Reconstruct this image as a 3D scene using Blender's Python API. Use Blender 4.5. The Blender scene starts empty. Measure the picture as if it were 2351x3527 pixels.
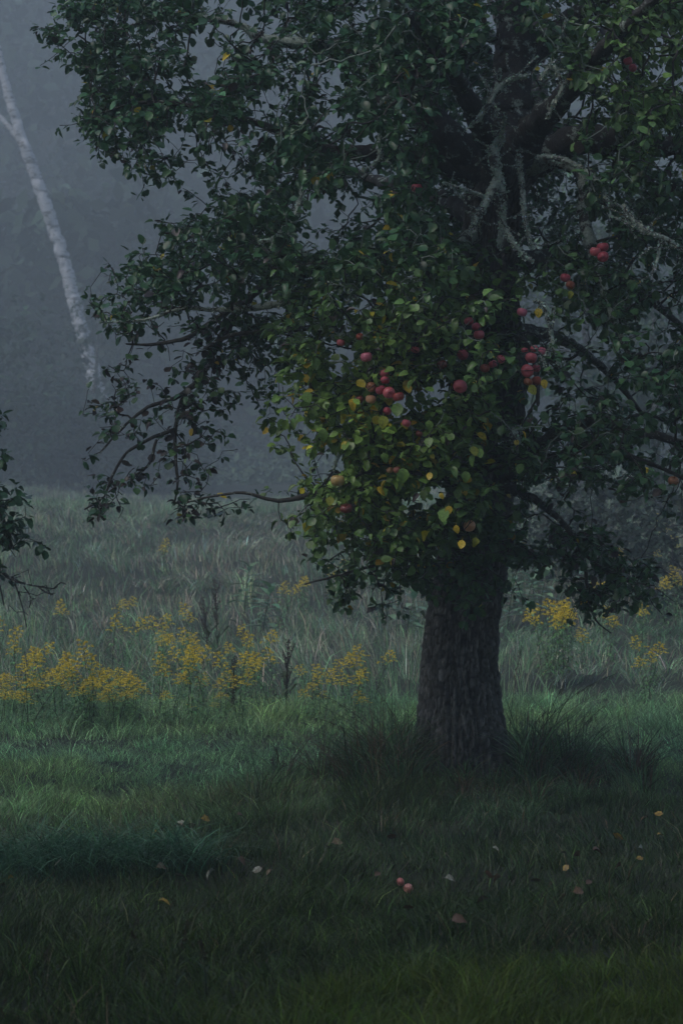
import bpy, math, random
import numpy as np
from mathutils import Vector, Matrix

# ------------------------------------------------------------------ camera, world, sun, exposure
SC = bpy.context.scene
C = SC.collection
CAM_H = 1.6
FPX = 5600.0            # focal length in units of a 1568 x 2352 picture
cam_d = bpy.data.cameras.new('camera')
cam = bpy.data.objects.new('camera', cam_d); C.objects.link(cam)
cam.location = (0, 0, CAM_H); cam.rotation_euler = (math.radians(90), 0, 0)
cam_d.sensor_fit = 'VERTICAL'; cam_d.sensor_height = 36.0; cam_d.sensor_width = 24.0
cam_d.lens = FPX / 2352 * 36.0
cam_d.clip_start = 0.1; cam_d.clip_end = 1000
cam_d.dof.use_dof = True; cam_d.dof.focus_distance = 13.3; cam_d.dof.aperture_fstop = 6.5
SC.camera = cam

SUN_EL, SUN_ROT = 50.0, -128.0
w = bpy.data.worlds.new('World'); SC.world = w; w.use_nodes = True
nt = w.node_tree; nt.nodes.clear()
sky = nt.nodes.new('ShaderNodeTexSky'); sky.sky_type = 'NISHITA'; sky.sun_disc = False
sky.sun_elevation = math.radians(SUN_EL); sky.sun_rotation = math.radians(SUN_ROT)
sky.air_density = 1.0; sky.dust_density = 1.0; sky.ozone_density = 2.0
bg = nt.nodes.new('ShaderNodeBackground'); bg.inputs['Strength'].default_value = 0.10
out = nt.nodes.new('ShaderNodeOutputWorld')
nt.links.new(sky.outputs['Color'], bg.inputs['Color']); nt.links.new(bg.outputs[0], out.inputs['Surface'])
sl = bpy.data.lights.new('sun', 'SUN'); sl.energy = 1.1; sl.angle = math.radians(34); sl.color = (1.0, 0.95, 0.88)
sun = bpy.data.objects.new('sun', sl); C.objects.link(sun)
_az = math.radians(SUN_ROT)
_dir = Vector((math.sin(_az) * math.cos(math.radians(SUN_EL)), math.cos(_az) * math.cos(math.radians(SUN_EL)), math.sin(math.radians(SUN_EL))))
sun.rotation_euler = (-_dir).to_track_quat('-Z', 'Y').to_euler()
sun.location = (0, 0, 20)

SC.view_settings.view_transform = 'Standard'; SC.view_settings.look = 'None'
SC.view_settings.exposure = 0.38; SC.view_settings.gamma = 1; SC.view_settings.use_curve_mapping = False
SC.render.engine = 'CYCLES'
cy = SC.cycles
cy.max_bounces = 6; cy.diffuse_bounces = 3; cy.glossy_bounces = 2; cy.transmission_bounces = 3; cy.volume_bounces = 3
cy.transparent_max_bounces = 4; cy.caustics_reflective = False; cy.caustics_refractive = False
cy.use_denoising = True; cy.denoiser = 'OPENIMAGEDENOISE'; cy.sample_clamp_indirect = 3.0
try:
    cy.denoising_input_passes = 'RGB_ALBEDO_NORMAL'; cy.denoising_prefilter = 'ACCURATE'
except Exception: pass

HAZE_DENSITY = 0.005
rng = np.random.default_rng(7)
random.seed(7)

# ------------------------------------------------------------------ helpers
def P(px, py, d):
    """picture place (1568 x 2352) at distance d -> point in the world"""
    return np.array([(px - 784) * d / FPX, d, CAM_H - (py - 1176) * d / FPX])

def proj(p):
    p = np.asarray(p)
    return np.stack([784 + p[..., 0] * FPX / p[..., 1], 1176 - (p[..., 2] - CAM_H) * FPX / p[..., 1]], -1)

_tab = rng.random((64, 64))
def vnoise(x, y, seed=0):
    x = np.asarray(x, float) + seed * 17.31; y = np.asarray(y, float) + seed * 9.73
    xi = np.floor(x).astype(int); yi = np.floor(y).astype(int)
    fx = x - xi; fy = y - yi; fx = fx * fx * (3 - 2 * fx); fy = fy * fy * (3 - 2 * fy)
    a = _tab[xi % 64, yi % 64]; b = _tab[(xi + 1) % 64, yi % 64]; c = _tab[xi % 64, (yi + 1) % 64]; d = _tab[(xi + 1) % 64, (yi + 1) % 64]
    return (a * (1 - fx) + b * fx) * (1 - fy) + (c * (1 - fx) + d * fx) * fy

def fbm(x, y, seed=0, o=3):
    s = 0; a = 0.5
    for k in range(o):
        s = s + a * vnoise(x * 2 ** k, y * 2 ** k, seed + k * 3); a *= 0.5
    return s / (1 - 0.5 ** o)

def ground_z(x, y):
    x = np.asarray(x, float); y = np.asarray(y, float)
    t = np.clip((y - 16) / 30, 0, 1)
    z = 1.65 * t ** 1.4 + np.clip(y - 46, 0, 60) * 0.018
    near = np.clip((20 - y) / 6, 0, 1)
    z = z + 0.52 * np.maximum(y - 104, 0) * (1 - np.exp(-np.maximum(y - 104, 0) / 22)) * (y < 205) + (y >= 205) * (52.0 + .1 * (y - 205))
    z = z + (fbm(x * 0.9, y * 0.55, 2) - 0.5) * 0.16 * near + (fbm(x * 2.6, y * 1.5, 5) - 0.5) * 0.07 * near
    z = z + (fbm(x * 0.25, y * 0.2, 8) - 0.5) * 0.35 * np.clip((y - 17) / 8, 0, 1)
    z = z + (fbm(x * 0.07 + 3, y * 0.045, 14, 2) - 0.5) * 2.2 * np.clip((y - 38) / 30, 0, 1)
    # little hollow left of the tree, where the long grass is pressed down
    z = z - 0.05 * np.exp(-((x + 1.1) / 1.0) ** 2 - ((y - 11.9) / 0.35) ** 2)
    z = z + 0.06 * np.exp(-((x + 1.55) / 0.7) ** 2 - ((y - 11.35) / 0.4) ** 2)
    z = z - 0.14 * np.exp(-((x - 0.70) / 0.16) ** 2 - ((y - 9.95) / 0.22) ** 2)
    z = z - 0.09 * np.exp(-((x - 0.1) / 2.4) ** 2 - ((y - 10.6) / 0.35) ** 2)
    z = z + 0.08 * np.exp(-((x - 0.6) / 1.0) ** 2 - ((y - 14.0) / 0.8) ** 2)
    return z

def tag(o, label=None, cat=None, group=None, kind=None):
    if label: o['label'] = label
    if cat: o['category'] = cat
    if group: o['group'] = group
    if kind: o['kind'] = kind
    return o

def link(name, me, mat=None, parent=None, loc=None):
    o = bpy.data.objects.new(name, me); C.objects.link(o)
    if mat is not None and me is not None and not me.materials: me.materials.append(mat)
    if parent is not None: o.parent = parent
    if loc is not None: o.location = loc
    return o

def empty(name, loc, rz=0):
    o = bpy.data.objects.new(name, None); C.objects.link(o); o.location = loc; o.rotation_euler.z = rz
    o.empty_display_size = 0.1
    return o

def mesh(name, V, F, col=None, smooth=True):
    """V (n,3); F (m,3) or (m,4) or a list of such arrays; col (n,3) vertex colours"""
    V = np.ascontiguousarray(V, dtype=np.float32)
    Fs = F if isinstance(F, list) else [F]
    Fs = [np.ascontiguousarray(f, dtype=np.int32) for f in Fs if len(f)]
    me = bpy.data.meshes.new(name)
    me.vertices.add(len(V)); me.vertices.foreach_set('co', V.ravel())
    tot = np.concatenate([np.full(len(f), f.shape[1], np.int32) for f in Fs])
    idx = np.concatenate([f.ravel() for f in Fs])
    me.loops.add(len(idx)); me.loops.foreach_set('vertex_index', idx)
    me.polygons.add(len(tot))
    st = np.zeros(len(tot), np.int32); st[1:] = np.cumsum(tot)[:-1]
    me.polygons.foreach_set('loop_start', st)
    me.polygons.foreach_set('loop_total', tot)
    if smooth: me.polygons.foreach_set('use_smooth', np.ones(len(tot), bool))
    if col is not None:
        a = me.attributes.new('Col', 'FLOAT_COLOR', 'POINT')
        c4 = np.ones((len(V), 4), np.float32); c4[:, :3] = col
        a.data.foreach_set('color', c4.ravel())
    me.update(); me.validate()
    return me

class Geo:
    def __init__(s): s.V = []; s.T = []; s.Q = []; s.C = []; s.n = 0
    def add(s, V, T=None, Q=None, col=(1, 1, 1)):
        V = np.asarray(V, float); s.V.append(V)
        if T is not None and len(T): s.T.append(np.asarray(T) + s.n)
        if Q is not None and len(Q): s.Q.append(np.asarray(Q) + s.n)
        col = np.asarray(col, float)
        s.C.append(np.broadcast_to(col, (len(V), 3)) if col.ndim == 1 else col)
        s.n += len(V)
    def build(s, name, mat, parent=None, smooth=True, loc=None):
        F = []
        if s.T: F.append(np.concatenate(s.T))
        if s.Q: F.append(np.concatenate(s.Q))
        me = mesh(name, np.concatenate(s.V), F, np.concatenate(s.C), smooth)
        return link(name, me, mat, parent, loc)
    def me(s, name, smooth=True):
        F = []
        if s.T: F.append(np.concatenate(s.T))
        if s.Q: F.append(np.concatenate(s.Q))
        return mesh(name, np.concatenate(s.V), F, np.concatenate(s.C), smooth)

def tube(geo, pts, rad, sides=6, col=(1, 1, 1), cap=True):
    pts = np.asarray(pts, float); rad = np.asarray(rad, float); n = len(pts)
    t = np.gradient(pts, axis=0); t /= np.linalg.norm(t, axis=1)[:, None] + 1e-9
    ref = np.array([0.31, 0.9, 0.12]); ref /= np.linalg.norm(ref)
    if abs(np.dot(t.mean(0) / (np.linalg.norm(t.mean(0)) + 1e-9), ref)) > 0.85: ref = np.array([0.9, -0.2, 0.35]); ref /= np.linalg.norm(ref)
    u = np.cross(t, ref); u /= np.linalg.norm(u, axis=1)[:, None] + 1e-9
    v = np.cross(t, u)
    a = np.arange(sides) * 2 * math.pi / sides
    V = pts[:, None] + rad[:, None, None] * (np.cos(a)[None, :, None] * u[:, None] + np.sin(a)[None, :, None] * v[:, None])
    V = V.reshape(-1, 3)
    i = np.arange(n - 1)[:, None] * sides; j = np.arange(sides)[None]; k = (j + 1) % sides
    Q = np.stack([i + j, i + k, i + sides + k, i + sides + j], -1).reshape(-1, 4)
    T = None
    if cap:
        V = np.vstack([V, pts[-1] + t[-1] * rad[-1], pts[0] - t[0] * rad[0] * 0.5])
        b = (n - 1) * sides; jj = np.arange(sides); kk = (jj + 1) % sides
        T = np.vstack([np.stack([b + jj, b + kk, np.full(sides, n * sides)], -1), np.stack([kk, jj, np.full(sides, n * sides + 1)], -1)])
    geo.add(V, T, Q, col)

def spline(pts, step=0.05):
    """smooth resample of rows (x,y,z,r) with Catmull-Rom"""
    p = np.asarray(pts, float)
    e = np.vstack([2 * p[0] - p[1], p, 2 * p[-1] - p[-2]])
    outp = []
    for i in range(1, len(e) - 2):
        n = max(2, int(np.linalg.norm(e[i + 1, :3] - e[i, :3]) / step))
        for k in range(n):
            t = k / n
            a, b, c, d = e[i - 1], e[i], e[i + 1], e[i + 2]
            outp.append(0.5 * ((2 * b) + (c - a) * t + (2 * a - 5 * b + 4 * c - d) * t * t + (3 * b - a - 3 * c + d) * t ** 3))
    outp.append(e[-2]); o = np.array(outp); o[:, 3] = np.maximum(o[:, 3], 0.0015)
    return o

# ------------------------------------------------------------------ materials
def nodes(name):
    m = bpy.data.materials.new(name); m.use_nodes = True; t = m.node_tree; t.nodes.clear()
    o = t.nodes.new('ShaderNodeOutputMaterial'); b = t.nodes.new('ShaderNodeBsdfPrincipled')
    t.links.new(b.outputs[0], o.inputs['Surface'])
    return m, t, b, o

def mixc(t, fac, a, b, mode='MIX'):
    n = t.nodes.new('ShaderNodeMix'); n.data_type = 'RGBA'; n.blend_type = mode
    for s, v in ((0, fac), (6, a), (7, b)):
        if hasattr(v, 'node'): t.links.new(v, n.inputs[s])
        else: n.inputs[s].default_value = v if s == 0 else (*v[:3], 1)
    return n.outputs[2]

def noise(t, scale, detail=4, rough=0.6, vec=None, out='Fac'):
    n = t.nodes.new('ShaderNodeTexNoise'); n.inputs['Scale'].default_value = scale
    n.inputs['Detail'].default_value = detail; n.inputs['Roughness'].default_value = rough
    if vec is not None: t.links.new(vec, n.inputs['Vector'])
    return n.outputs[out]

def ramp(t, v, stops):
    n = t.nodes.new('ShaderNodeValToRGB'); t.links.new(v, n.inputs[0])
    e = n.color_ramp.elements
    while len(e) < len(stops): e.new(0.5)
    for i, (p, c) in enumerate(stops):
        e[i].position = p; e[i].color = (*c, 1) if len(c) == 3 else c
    return n.outputs[0]

def coords(t, scale=(1, 1, 1), kind='Object'):
    c = t.nodes.new('ShaderNodeTexCoord'); m = t.nodes.new('ShaderNodeMapping'); m.inputs['Scale'].default_value = scale
    t.links.new(c.outputs[kind], m.inputs['Vector']); return m.outputs[0]

def bump(t, b, h, strength=0.5, dist=0.01):
    n = t.nodes.new('ShaderNodeBump'); n.inputs['Strength'].default_value = strength; n.inputs['Distance'].default_value = dist
    t.links.new(h, n.inputs['Height']); t.links.new(n.outputs[0], b.inputs['Normal'])

def leafy(name, rough=0.4, transl=0.25, spec=0.5, var=0.35, nscale=60):
    m, t, b, o = nodes(name)
    a = t.nodes.new('ShaderNodeAttribute'); a.attribute_name = 'Col'
    n = noise(t, nscale, 3, 0.6, coords(t))
    v = ramp(t, n, [(0.3, (1 - var,) * 3), (0.7, (1 + var * 0.6,) * 3)])
    c = mixc(t, 1.0, a.outputs['Color'], v, 'MULTIPLY')
    t.links.new(c, b.inputs['Base Color']); b.inputs['Roughness'].default_value = rough
    b.inputs['Specular IOR Level'].default_value = spec
    if transl > 0:
        tr = t.nodes.new('ShaderNodeBsdfTranslucent'); t.links.new(c, tr.inputs['Color'])
        mx = t.nodes.new('ShaderNodeMixShader'); mx.inputs[0].default_value = transl
        t.links.new(b.outputs[0], mx.inputs[1]); t.links.new(tr.outputs[0], mx.inputs[2]); t.links.new(mx.outputs[0], o.inputs['Surface'])
    return m

M_LEAF = leafy('wet_leaf', 0.38, 0.22, 0.5)
M_GRASS = leafy('grass_blade', 0.4, 0.3, 0.5, 0.2, 8)
M_PLANT = leafy('plant', 0.55, 0.2, 0.3, 0.2, 20)
M_FARLEAF = leafy('far_foliage', 0.7, 0.0, 0.1, 0.3, 2)
M_DEAD = leafy('dry_leaf', 0.6, 0.1, 0.3, 0.5, 90)
M_TWIG = leafy('twig_bark', 0.75, 0.0, 0.3, 0.4, 40)

def bark_mat():
    m, t, b, o = nodes('apple_bark')
    v = coords(t, (1, 1, 0.35))
    n1 = noise(t, 46, 6, 0.75, v); n2 = noise(t, 5, 3, 0.5, v); n3 = noise(t, 140, 3, 0.6, v)
    a = t.nodes.new('ShaderNodeAttribute'); a.attribute_name = 'Col'
    c = ramp(t, n1, [(0.3, (0.05, 0.047, 0.044)), (0.5, (0.13, 0.127, 0.122)), (0.75, (0.32, 0.31, 0.30))])
    c = mixc(t, ramp(t, n2, [(0.5, (0, 0, 0)), (0.75, (0.35,) * 3)]), c, (0.07, 0.085, 0.06))
    c = mixc(t, 1.0, c, a.outputs['Color'], 'MULTIPLY')
    t.links.new(c, b.inputs['Base Color']); b.inputs['Roughness'].default_value = 0.7
    b.inputs['Specular IOR Level'].default_value = 0.3
    ad = t.nodes.new('ShaderNodeMath'); ad.operation = 'ADD'; t.links.new(n1, ad.inputs[0]); t.links.new(n3, ad.inputs[1])
    bump(t, b, ad.outputs[0], 0.8, 0.008)
    return m
M_BARK = bark_mat()

def limb_mat(name, lich):
    """branch bark with crusts of grey-green lichen"""
    m, t, b, o = nodes(name)
    v = coords(t)
    n1 = noise(t, 40, 5, 0.7, v); n2 = noise(t, 14, 5, 0.75, v); n3 = noise(t, 90, 3, 0.6, v)
    c = ramp(t, n1, [(0.3, (0.022, 0.02, 0.018)), (0.7, (0.075, 0.07, 0.065))])
    lc = ramp(t, n3, [(0.3, (0.26, 0.33, 0.28)), (0.7, (0.60, 0.68, 0.60))])
    f = ramp(t, n2, [(lich - 0.04, (1, 1, 1)), (lich + 0.04, (0, 0, 0))])
    c = mixc(t, f, c, lc)
    t.links.new(c, b.inputs['Base Color']); b.inputs['Roughness'].default_value = 0.8
    bump(t, b, n3, 0.9, 0.006)
    return m
M_LIMB = limb_mat('limb_bark', 0.40)
M_LICHLIMB = limb_mat('lichened_bark', 0.53)
M_LICHEN = leafy('lichen', 0.9, 0.0, 0.1, 0.4, 90)

def ground_mat():
    m, t, b, o = nodes('soil')
    v = coords(t)
    n1 = noise(t, 1.2, 6, 0.65, v); n2 = noise(t, 18, 5, 0.7, v)
    c = ramp(t, n1, [(0.35, (0.014, 0.022, 0.009)), (0.65, (0.028, 0.036, 0.015))])
    c = mixc(t, ramp(t, n2, [(0.4, (0, 0, 0)), (0.8, (0.6,) * 3)]), c, (0.03, 0.022, 0.014))
    t.links.new(c, b.inputs['Base Color']); b.inputs['Roughness'].default_value = 0.95
    bump(t, b, n2, 0.8, 0.03)
    return m

# ------------------------------------------------------------------ ground and haze
def ground():
    xs = np.unique(np.concatenate([np.linspace(-120, -12, 30), np.linspace(-12, 12, 170), np.linspace(12, 120, 30)]))
    ys = np.unique(np.concatenate([np.linspace(-60, 5, 25), np.linspace(5, 22, 150), np.linspace(22, 60, 110), np.linspace(60, 255, 70)]))
    X, Y = np.meshgrid(xs, ys); Z = ground_z(X, Y)
    V = np.stack([X, Y, Z], -1).reshape(-1, 3); nx = len(xs)
    i = np.arange(len(ys) - 1)[:, None] * nx; j = np.arange(nx - 1)[None]
    Q = np.stack([i + j, i + j + 1, i + nx + j + 1, i + nx + j], -1).reshape(-1, 4)
    tag(link('ground', mesh('ground', V, Q), ground_mat()), kind='structure')
ground()

def haze():
    me = bpy.data.meshes.new('haze')
    x0, x1, y0, y1, z0, z1 = -125, 125, -65, 262, -1.6, 68
    V = [(x, y, z) for x in (x0, x1) for y in (y0, y1) for z in (z0, z1)]
    F = [(0, 1, 3, 2), (4, 6, 7, 5), (0, 4, 5, 1), (2, 3, 7, 6), (0, 2, 6, 4), (1, 5, 7, 3)]
    me.from_pydata(V, [], F)
    m = bpy.data.materials.new('morning_mist'); m.use_nodes = True; t = m.node_tree; t.nodes.clear()
    o = t.nodes.new('ShaderNodeOutputMaterial'); v = t.nodes.new('ShaderNodeVolumePrincipled')
    v.inputs['Color'].default_value = (0.88, 0.955, 1.0, 1); v.inputs['Density'].default_value = HAZE_DENSITY
    v.inputs['Anisotropy'].default_value = 0.2
    t.links.new(v.outputs[0], o.inputs['Volume'])
    tag(link('haze', me, m), kind='stuff')
haze()

# ------------------------------------------------------------------ leaves
# stations along the leaf: (t, half width); midrib folded, tip curling down
def leaf_template(wid=0.36, fold=0.10, curl=0.22, ragged=0.0, seg=3):
    """unit leaf along +x, upper side +z; a petiole from x = -0.45"""
    if seg == 3: ts = [0.0, 0.2, 0.55, 0.87, 1.0]; ws = [0.0, wid * 0.88, wid * 1.08, wid * 0.62, 0.0]
    else:
        ts = np.linspace(0, 1, seg + 2); ws = wid * np.sin(np.pi * np.clip(ts, 0, 1) ** 0.8) ** 0.75
        ws[0] = ws[-1] = 0
    V = []; T = []; Q = []
    r = random.Random(int(ragged * 1000) + 3)
    for i, (tt, ww) in enumerate(zip(ts, ws)):
        z = -curl * tt * tt
        V.append((tt, 0, z))
        if 0 < i < len(ts) - 1:
            a = 1 + r.uniform(-ragged, ragged); b2 = 1 + r.uniform(-ragged, ragged)
            V.append((tt + 0.03 * r.uniform(-1, 1) * (ragged > 0), ww * a, z + fold * ww / wid + 0.04 * ragged * r.uniform(-1, 1)))
            V.append((tt + 0.03 * r.uniform(-1, 1) * (ragged > 0), -ww * b2, z + fold * ww / wid + 0.04 * ragged * r.uniform(-1, 1)))
    k = len(ts) - 2
    m = [0] + [1 + 3 * i for i in range(k)] + [1 + 3 * k]
    T += [(0, m[1], 2), (0, 3, m[1])]
    for i in range(1, k):
        Q += [(m[i], m[i + 1], m[i + 1] + 1, m[i] + 1), (m[i], m[i] + 2, m[i + 1] + 2, m[i + 1])]
    T += [(m[k], m[k + 1], m[k] + 1), (m[k], m[k] + 2, m[k + 1])]
    n = len(V)
    V += [(-0.42, 0.0, 0.03), (0.02, 0.022, 0.0), (0.02, -0.022, 0.0)]
    T += [(n, n + 1, n + 2)]
    return np.array(V, float), np.array(T), np.array(Q)

LEAF_T = [leaf_template(0.41, 0.10, 0.20, .12), leaf_template(0.38, 0.18, 0.40, .2), leaf_template(0.43, 0.07, 0.05, .15), leaf_template(0.35, 0.24, 0.55, .18), leaf_template(0.40, 0.12, -0.15, .22), leaf_template(0.24, 0.22, 0.35, .1)]

LITE_V = np.array([(-.1, 0, .02), (.5, .40, .02), (1, 0, -.25), (.5, -.40, .02)], float); LITE_T = np.array([(0, 2, 1), (0, 3, 2)]); LITE = [(LITE_V, LITE_T, np.zeros((0, 4), int))]
def place_leaves(geo, pos, dirs, up, size, col, templates=LEAF_T):
    """many leaves at once: pos, dirs, up (n,3); size (n,); col (n,3)"""
    n = len(pos)
    if n == 0: return
    x = dirs / (np.linalg.norm(dirs, axis=1)[:, None] + 1e-9)
    y = np.cross(up, x); y /= np.linalg.norm(y, axis=1)[:, None] + 1e-9
    z = np.cross(x, y)
    k = rng.integers(0, len(templates), n)
    for q, (tv, tt, tq) in enumerate(templates):
        s = np.where(k == q)[0]
        if len(s) == 0: continue
        m = len(tv)
        W = size[s][:, None, None] * (tv[None, :, 0:1] * x[s][:, None] + tv[None, :, 1:2] * y[s][:, None] + tv[None, :, 2:3] * z[s][:, None]) + pos[s][:, None]
        off = (np.arange(len(s)) * m)[:, None, None]
        geo.add(W.reshape(-1, 3), (tt[None] + off).reshape(-1, 3), (tq[None] + off).reshape(-1, 4) if len(tq) else None,
                np.repeat(col[s], m, axis=0))

def unit(n):
    v = rng.normal(size=(n, 3)); return v / np.linalg.norm(v, axis=1)[:, None]

def palette(base, n, jit=0.25):
    base = np.asarray(base, float)
    return base * np.exp(rng.normal(0, jit, (n, 1))) * np.exp(rng.normal(0, 0.08, (n, 3)))

# ------------------------------------------------------------------ twig networks
class Skeleton:
    def __init__(s, cap=90000):
        s.p = np.zeros((cap, 3)); s.par = np.full(cap, -1, int); s.r = np.zeros(cap); s.n = 0; s.bough = np.zeros(cap, bool); s.pl = np.zeros(cap)
    def node(s, p, par, r=0, bough=False):
        i = s.n; s.p[i] = p; s.par[i] = par; s.r[i] = r; s.bough[i] = bough
        s.pl[i] = 0 if par < 0 or bough else s.pl[par] + np.linalg.norm(s.p[par] - p)
        s.n += 1; return i
    def polyline(s, pts):
        last = -1
        for q in pts: last = s.node(q[:3], last, q[3], True)
    def reach(s, tgt, step=0.055, sag=0.12, maxd=None, zig=0.25):
        d = np.linalg.norm(s.p[:s.n] - tgt, axis=1)
        cost = d + 0.18 * s.pl[:s.n] + np.where(s.bough[:s.n], 0.03 + 0.5 * s.r[:s.n], 0)
        i = int(np.argmin(cost)); L = d[i]
        if maxd and L > maxd: return -1, None
        a = s.p[i].copy(); par = s.par[i]
        d0 = (tgt - a)
        if par >= 0:
            pd = a - s.p[par]; pd /= np.linalg.norm(pd) + 1e-9
            d0 = d0 / (L + 1e-9) * 0.6 + pd * (0.0 if s.bough[i] else 0.5)
            d0 = d0 / (np.linalg.norm(d0) + 1e-9)
        else: d0 = d0 / (L + 1e-9)
        n = max(1, int(round(L / step)))
        ctrl = a + d0 * L * 0.5 + np.array([0, 0, sag * L * random.uniform(0.2, 1.6)])
        last = i; prev = a
        for k in range(1, n + 1):
            t = k / n
            q = (1 - t) ** 2 * a + 2 * t * (1 - t) * ctrl + t * t * tgt
            if k < n: q = q + rng.normal(0, zig * step * 0.4, 3)
            last = s.node(q, last)
        dv = s.p[last] - s.p[s.par[last]] if s.par[last] >= 0 else d0
        return last, dv / (np.linalg.norm(dv) + 1e-9)
    def radii(s, tip=0.0021, e=0.44, cap=0.02):
        cnt = np.zeros(s.n); haschild = np.zeros(s.n, bool)
        haschild[s.par[:s.n][s.par[:s.n] >= 0]] = True
        cnt[~haschild] = 1
        for i in range(s.n - 1, -1, -1):
            if s.par[i] >= 0 and not s.bough[i]: cnt[s.par[i]] += max(cnt[i], 1)
        rr = np.minimum(tip * np.maximum(cnt, 1) ** e, cap)
        s.r[:s.n] = np.where(s.bough[:s.n], s.r[:s.n], rr)
    def build(s, geo, colf, sides=4):
        s.radii()
        haschild = np.zeros(s.n, bool)
        ok = ~s.bough[:s.n]
        pc = s.par[:s.n][ok]; haschild[pc[pc >= 0]] = True
        tips = np.where(ok & ~haschild)[0]
        order = tips[np.argsort(-s.pl[tips])]
        done = np.zeros(s.n, bool)
        for tp in order:
            ch = [tp]; done[tp] = True; i = s.par[tp]
            while i >= 0:
                ch.append(i)
                if done[i] or s.bough[i]: break
                done[i] = True; i = s.par[i]
            if len(ch) < 2: continue
            ch = ch[::-1]; r = s.r[ch].copy()
            r[0] = min(r[0], r[1] * 1.3)
            big = r.max() > 0.006
            tube(geo, s.p[ch], r, 5 if big else (4 if r.max() > 0.003 else 3), colf(s.p[ch[0]]), cap=False)

def limb(name, parent, pts, mat=M_LIMB, sides=10, bumpy=0.12, label=None, step=0.035):
    """one bough as a mesh of its own, with an uneven knobbly surface"""
    s = spline(pts, step); g = Geo()
    n = len(s); L = np.arange(n)
    s2 = s.copy()
    s2[1:-1, :3] += rng.normal(0, 1, (n - 2, 3)) * s[1:-1, 3:4] * 0.10
    k = rng.random(n); s2[:, 3] *= 1 + bumpy * (np.convolve(k, np.ones(3) / 3, 'same') - 0.4) * 2
    sides = int(np.clip(6 + s[:, 3].max() * 120, 6, 20))
    tube(g, s2[:, :3], s2[:, 3], sides)
    jit = 0.20 if mat is M_LICHLIMB else 0.05
    g.V[0][:n * sides] += rng.normal(0, 1, (n * sides, 3)) * np.repeat(s2[:, 3:4], sides, 0) * jit
    o = g.build(name, mat, parent)
    if label: o['label'] = label
    return s

# ------------------------------------------------------------------ the old apple tree
TREE = empty('apple_tree', (0.0, 0.0, 0.0))
tag(TREE, 'old apple tree with thick grey trunk, lichened limbs and many red apples', 'tree')

def PR(x, y, d, r): 
    q = P(x, y, d); return (q[0], q[1], q[2], r / 400.0)

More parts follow.
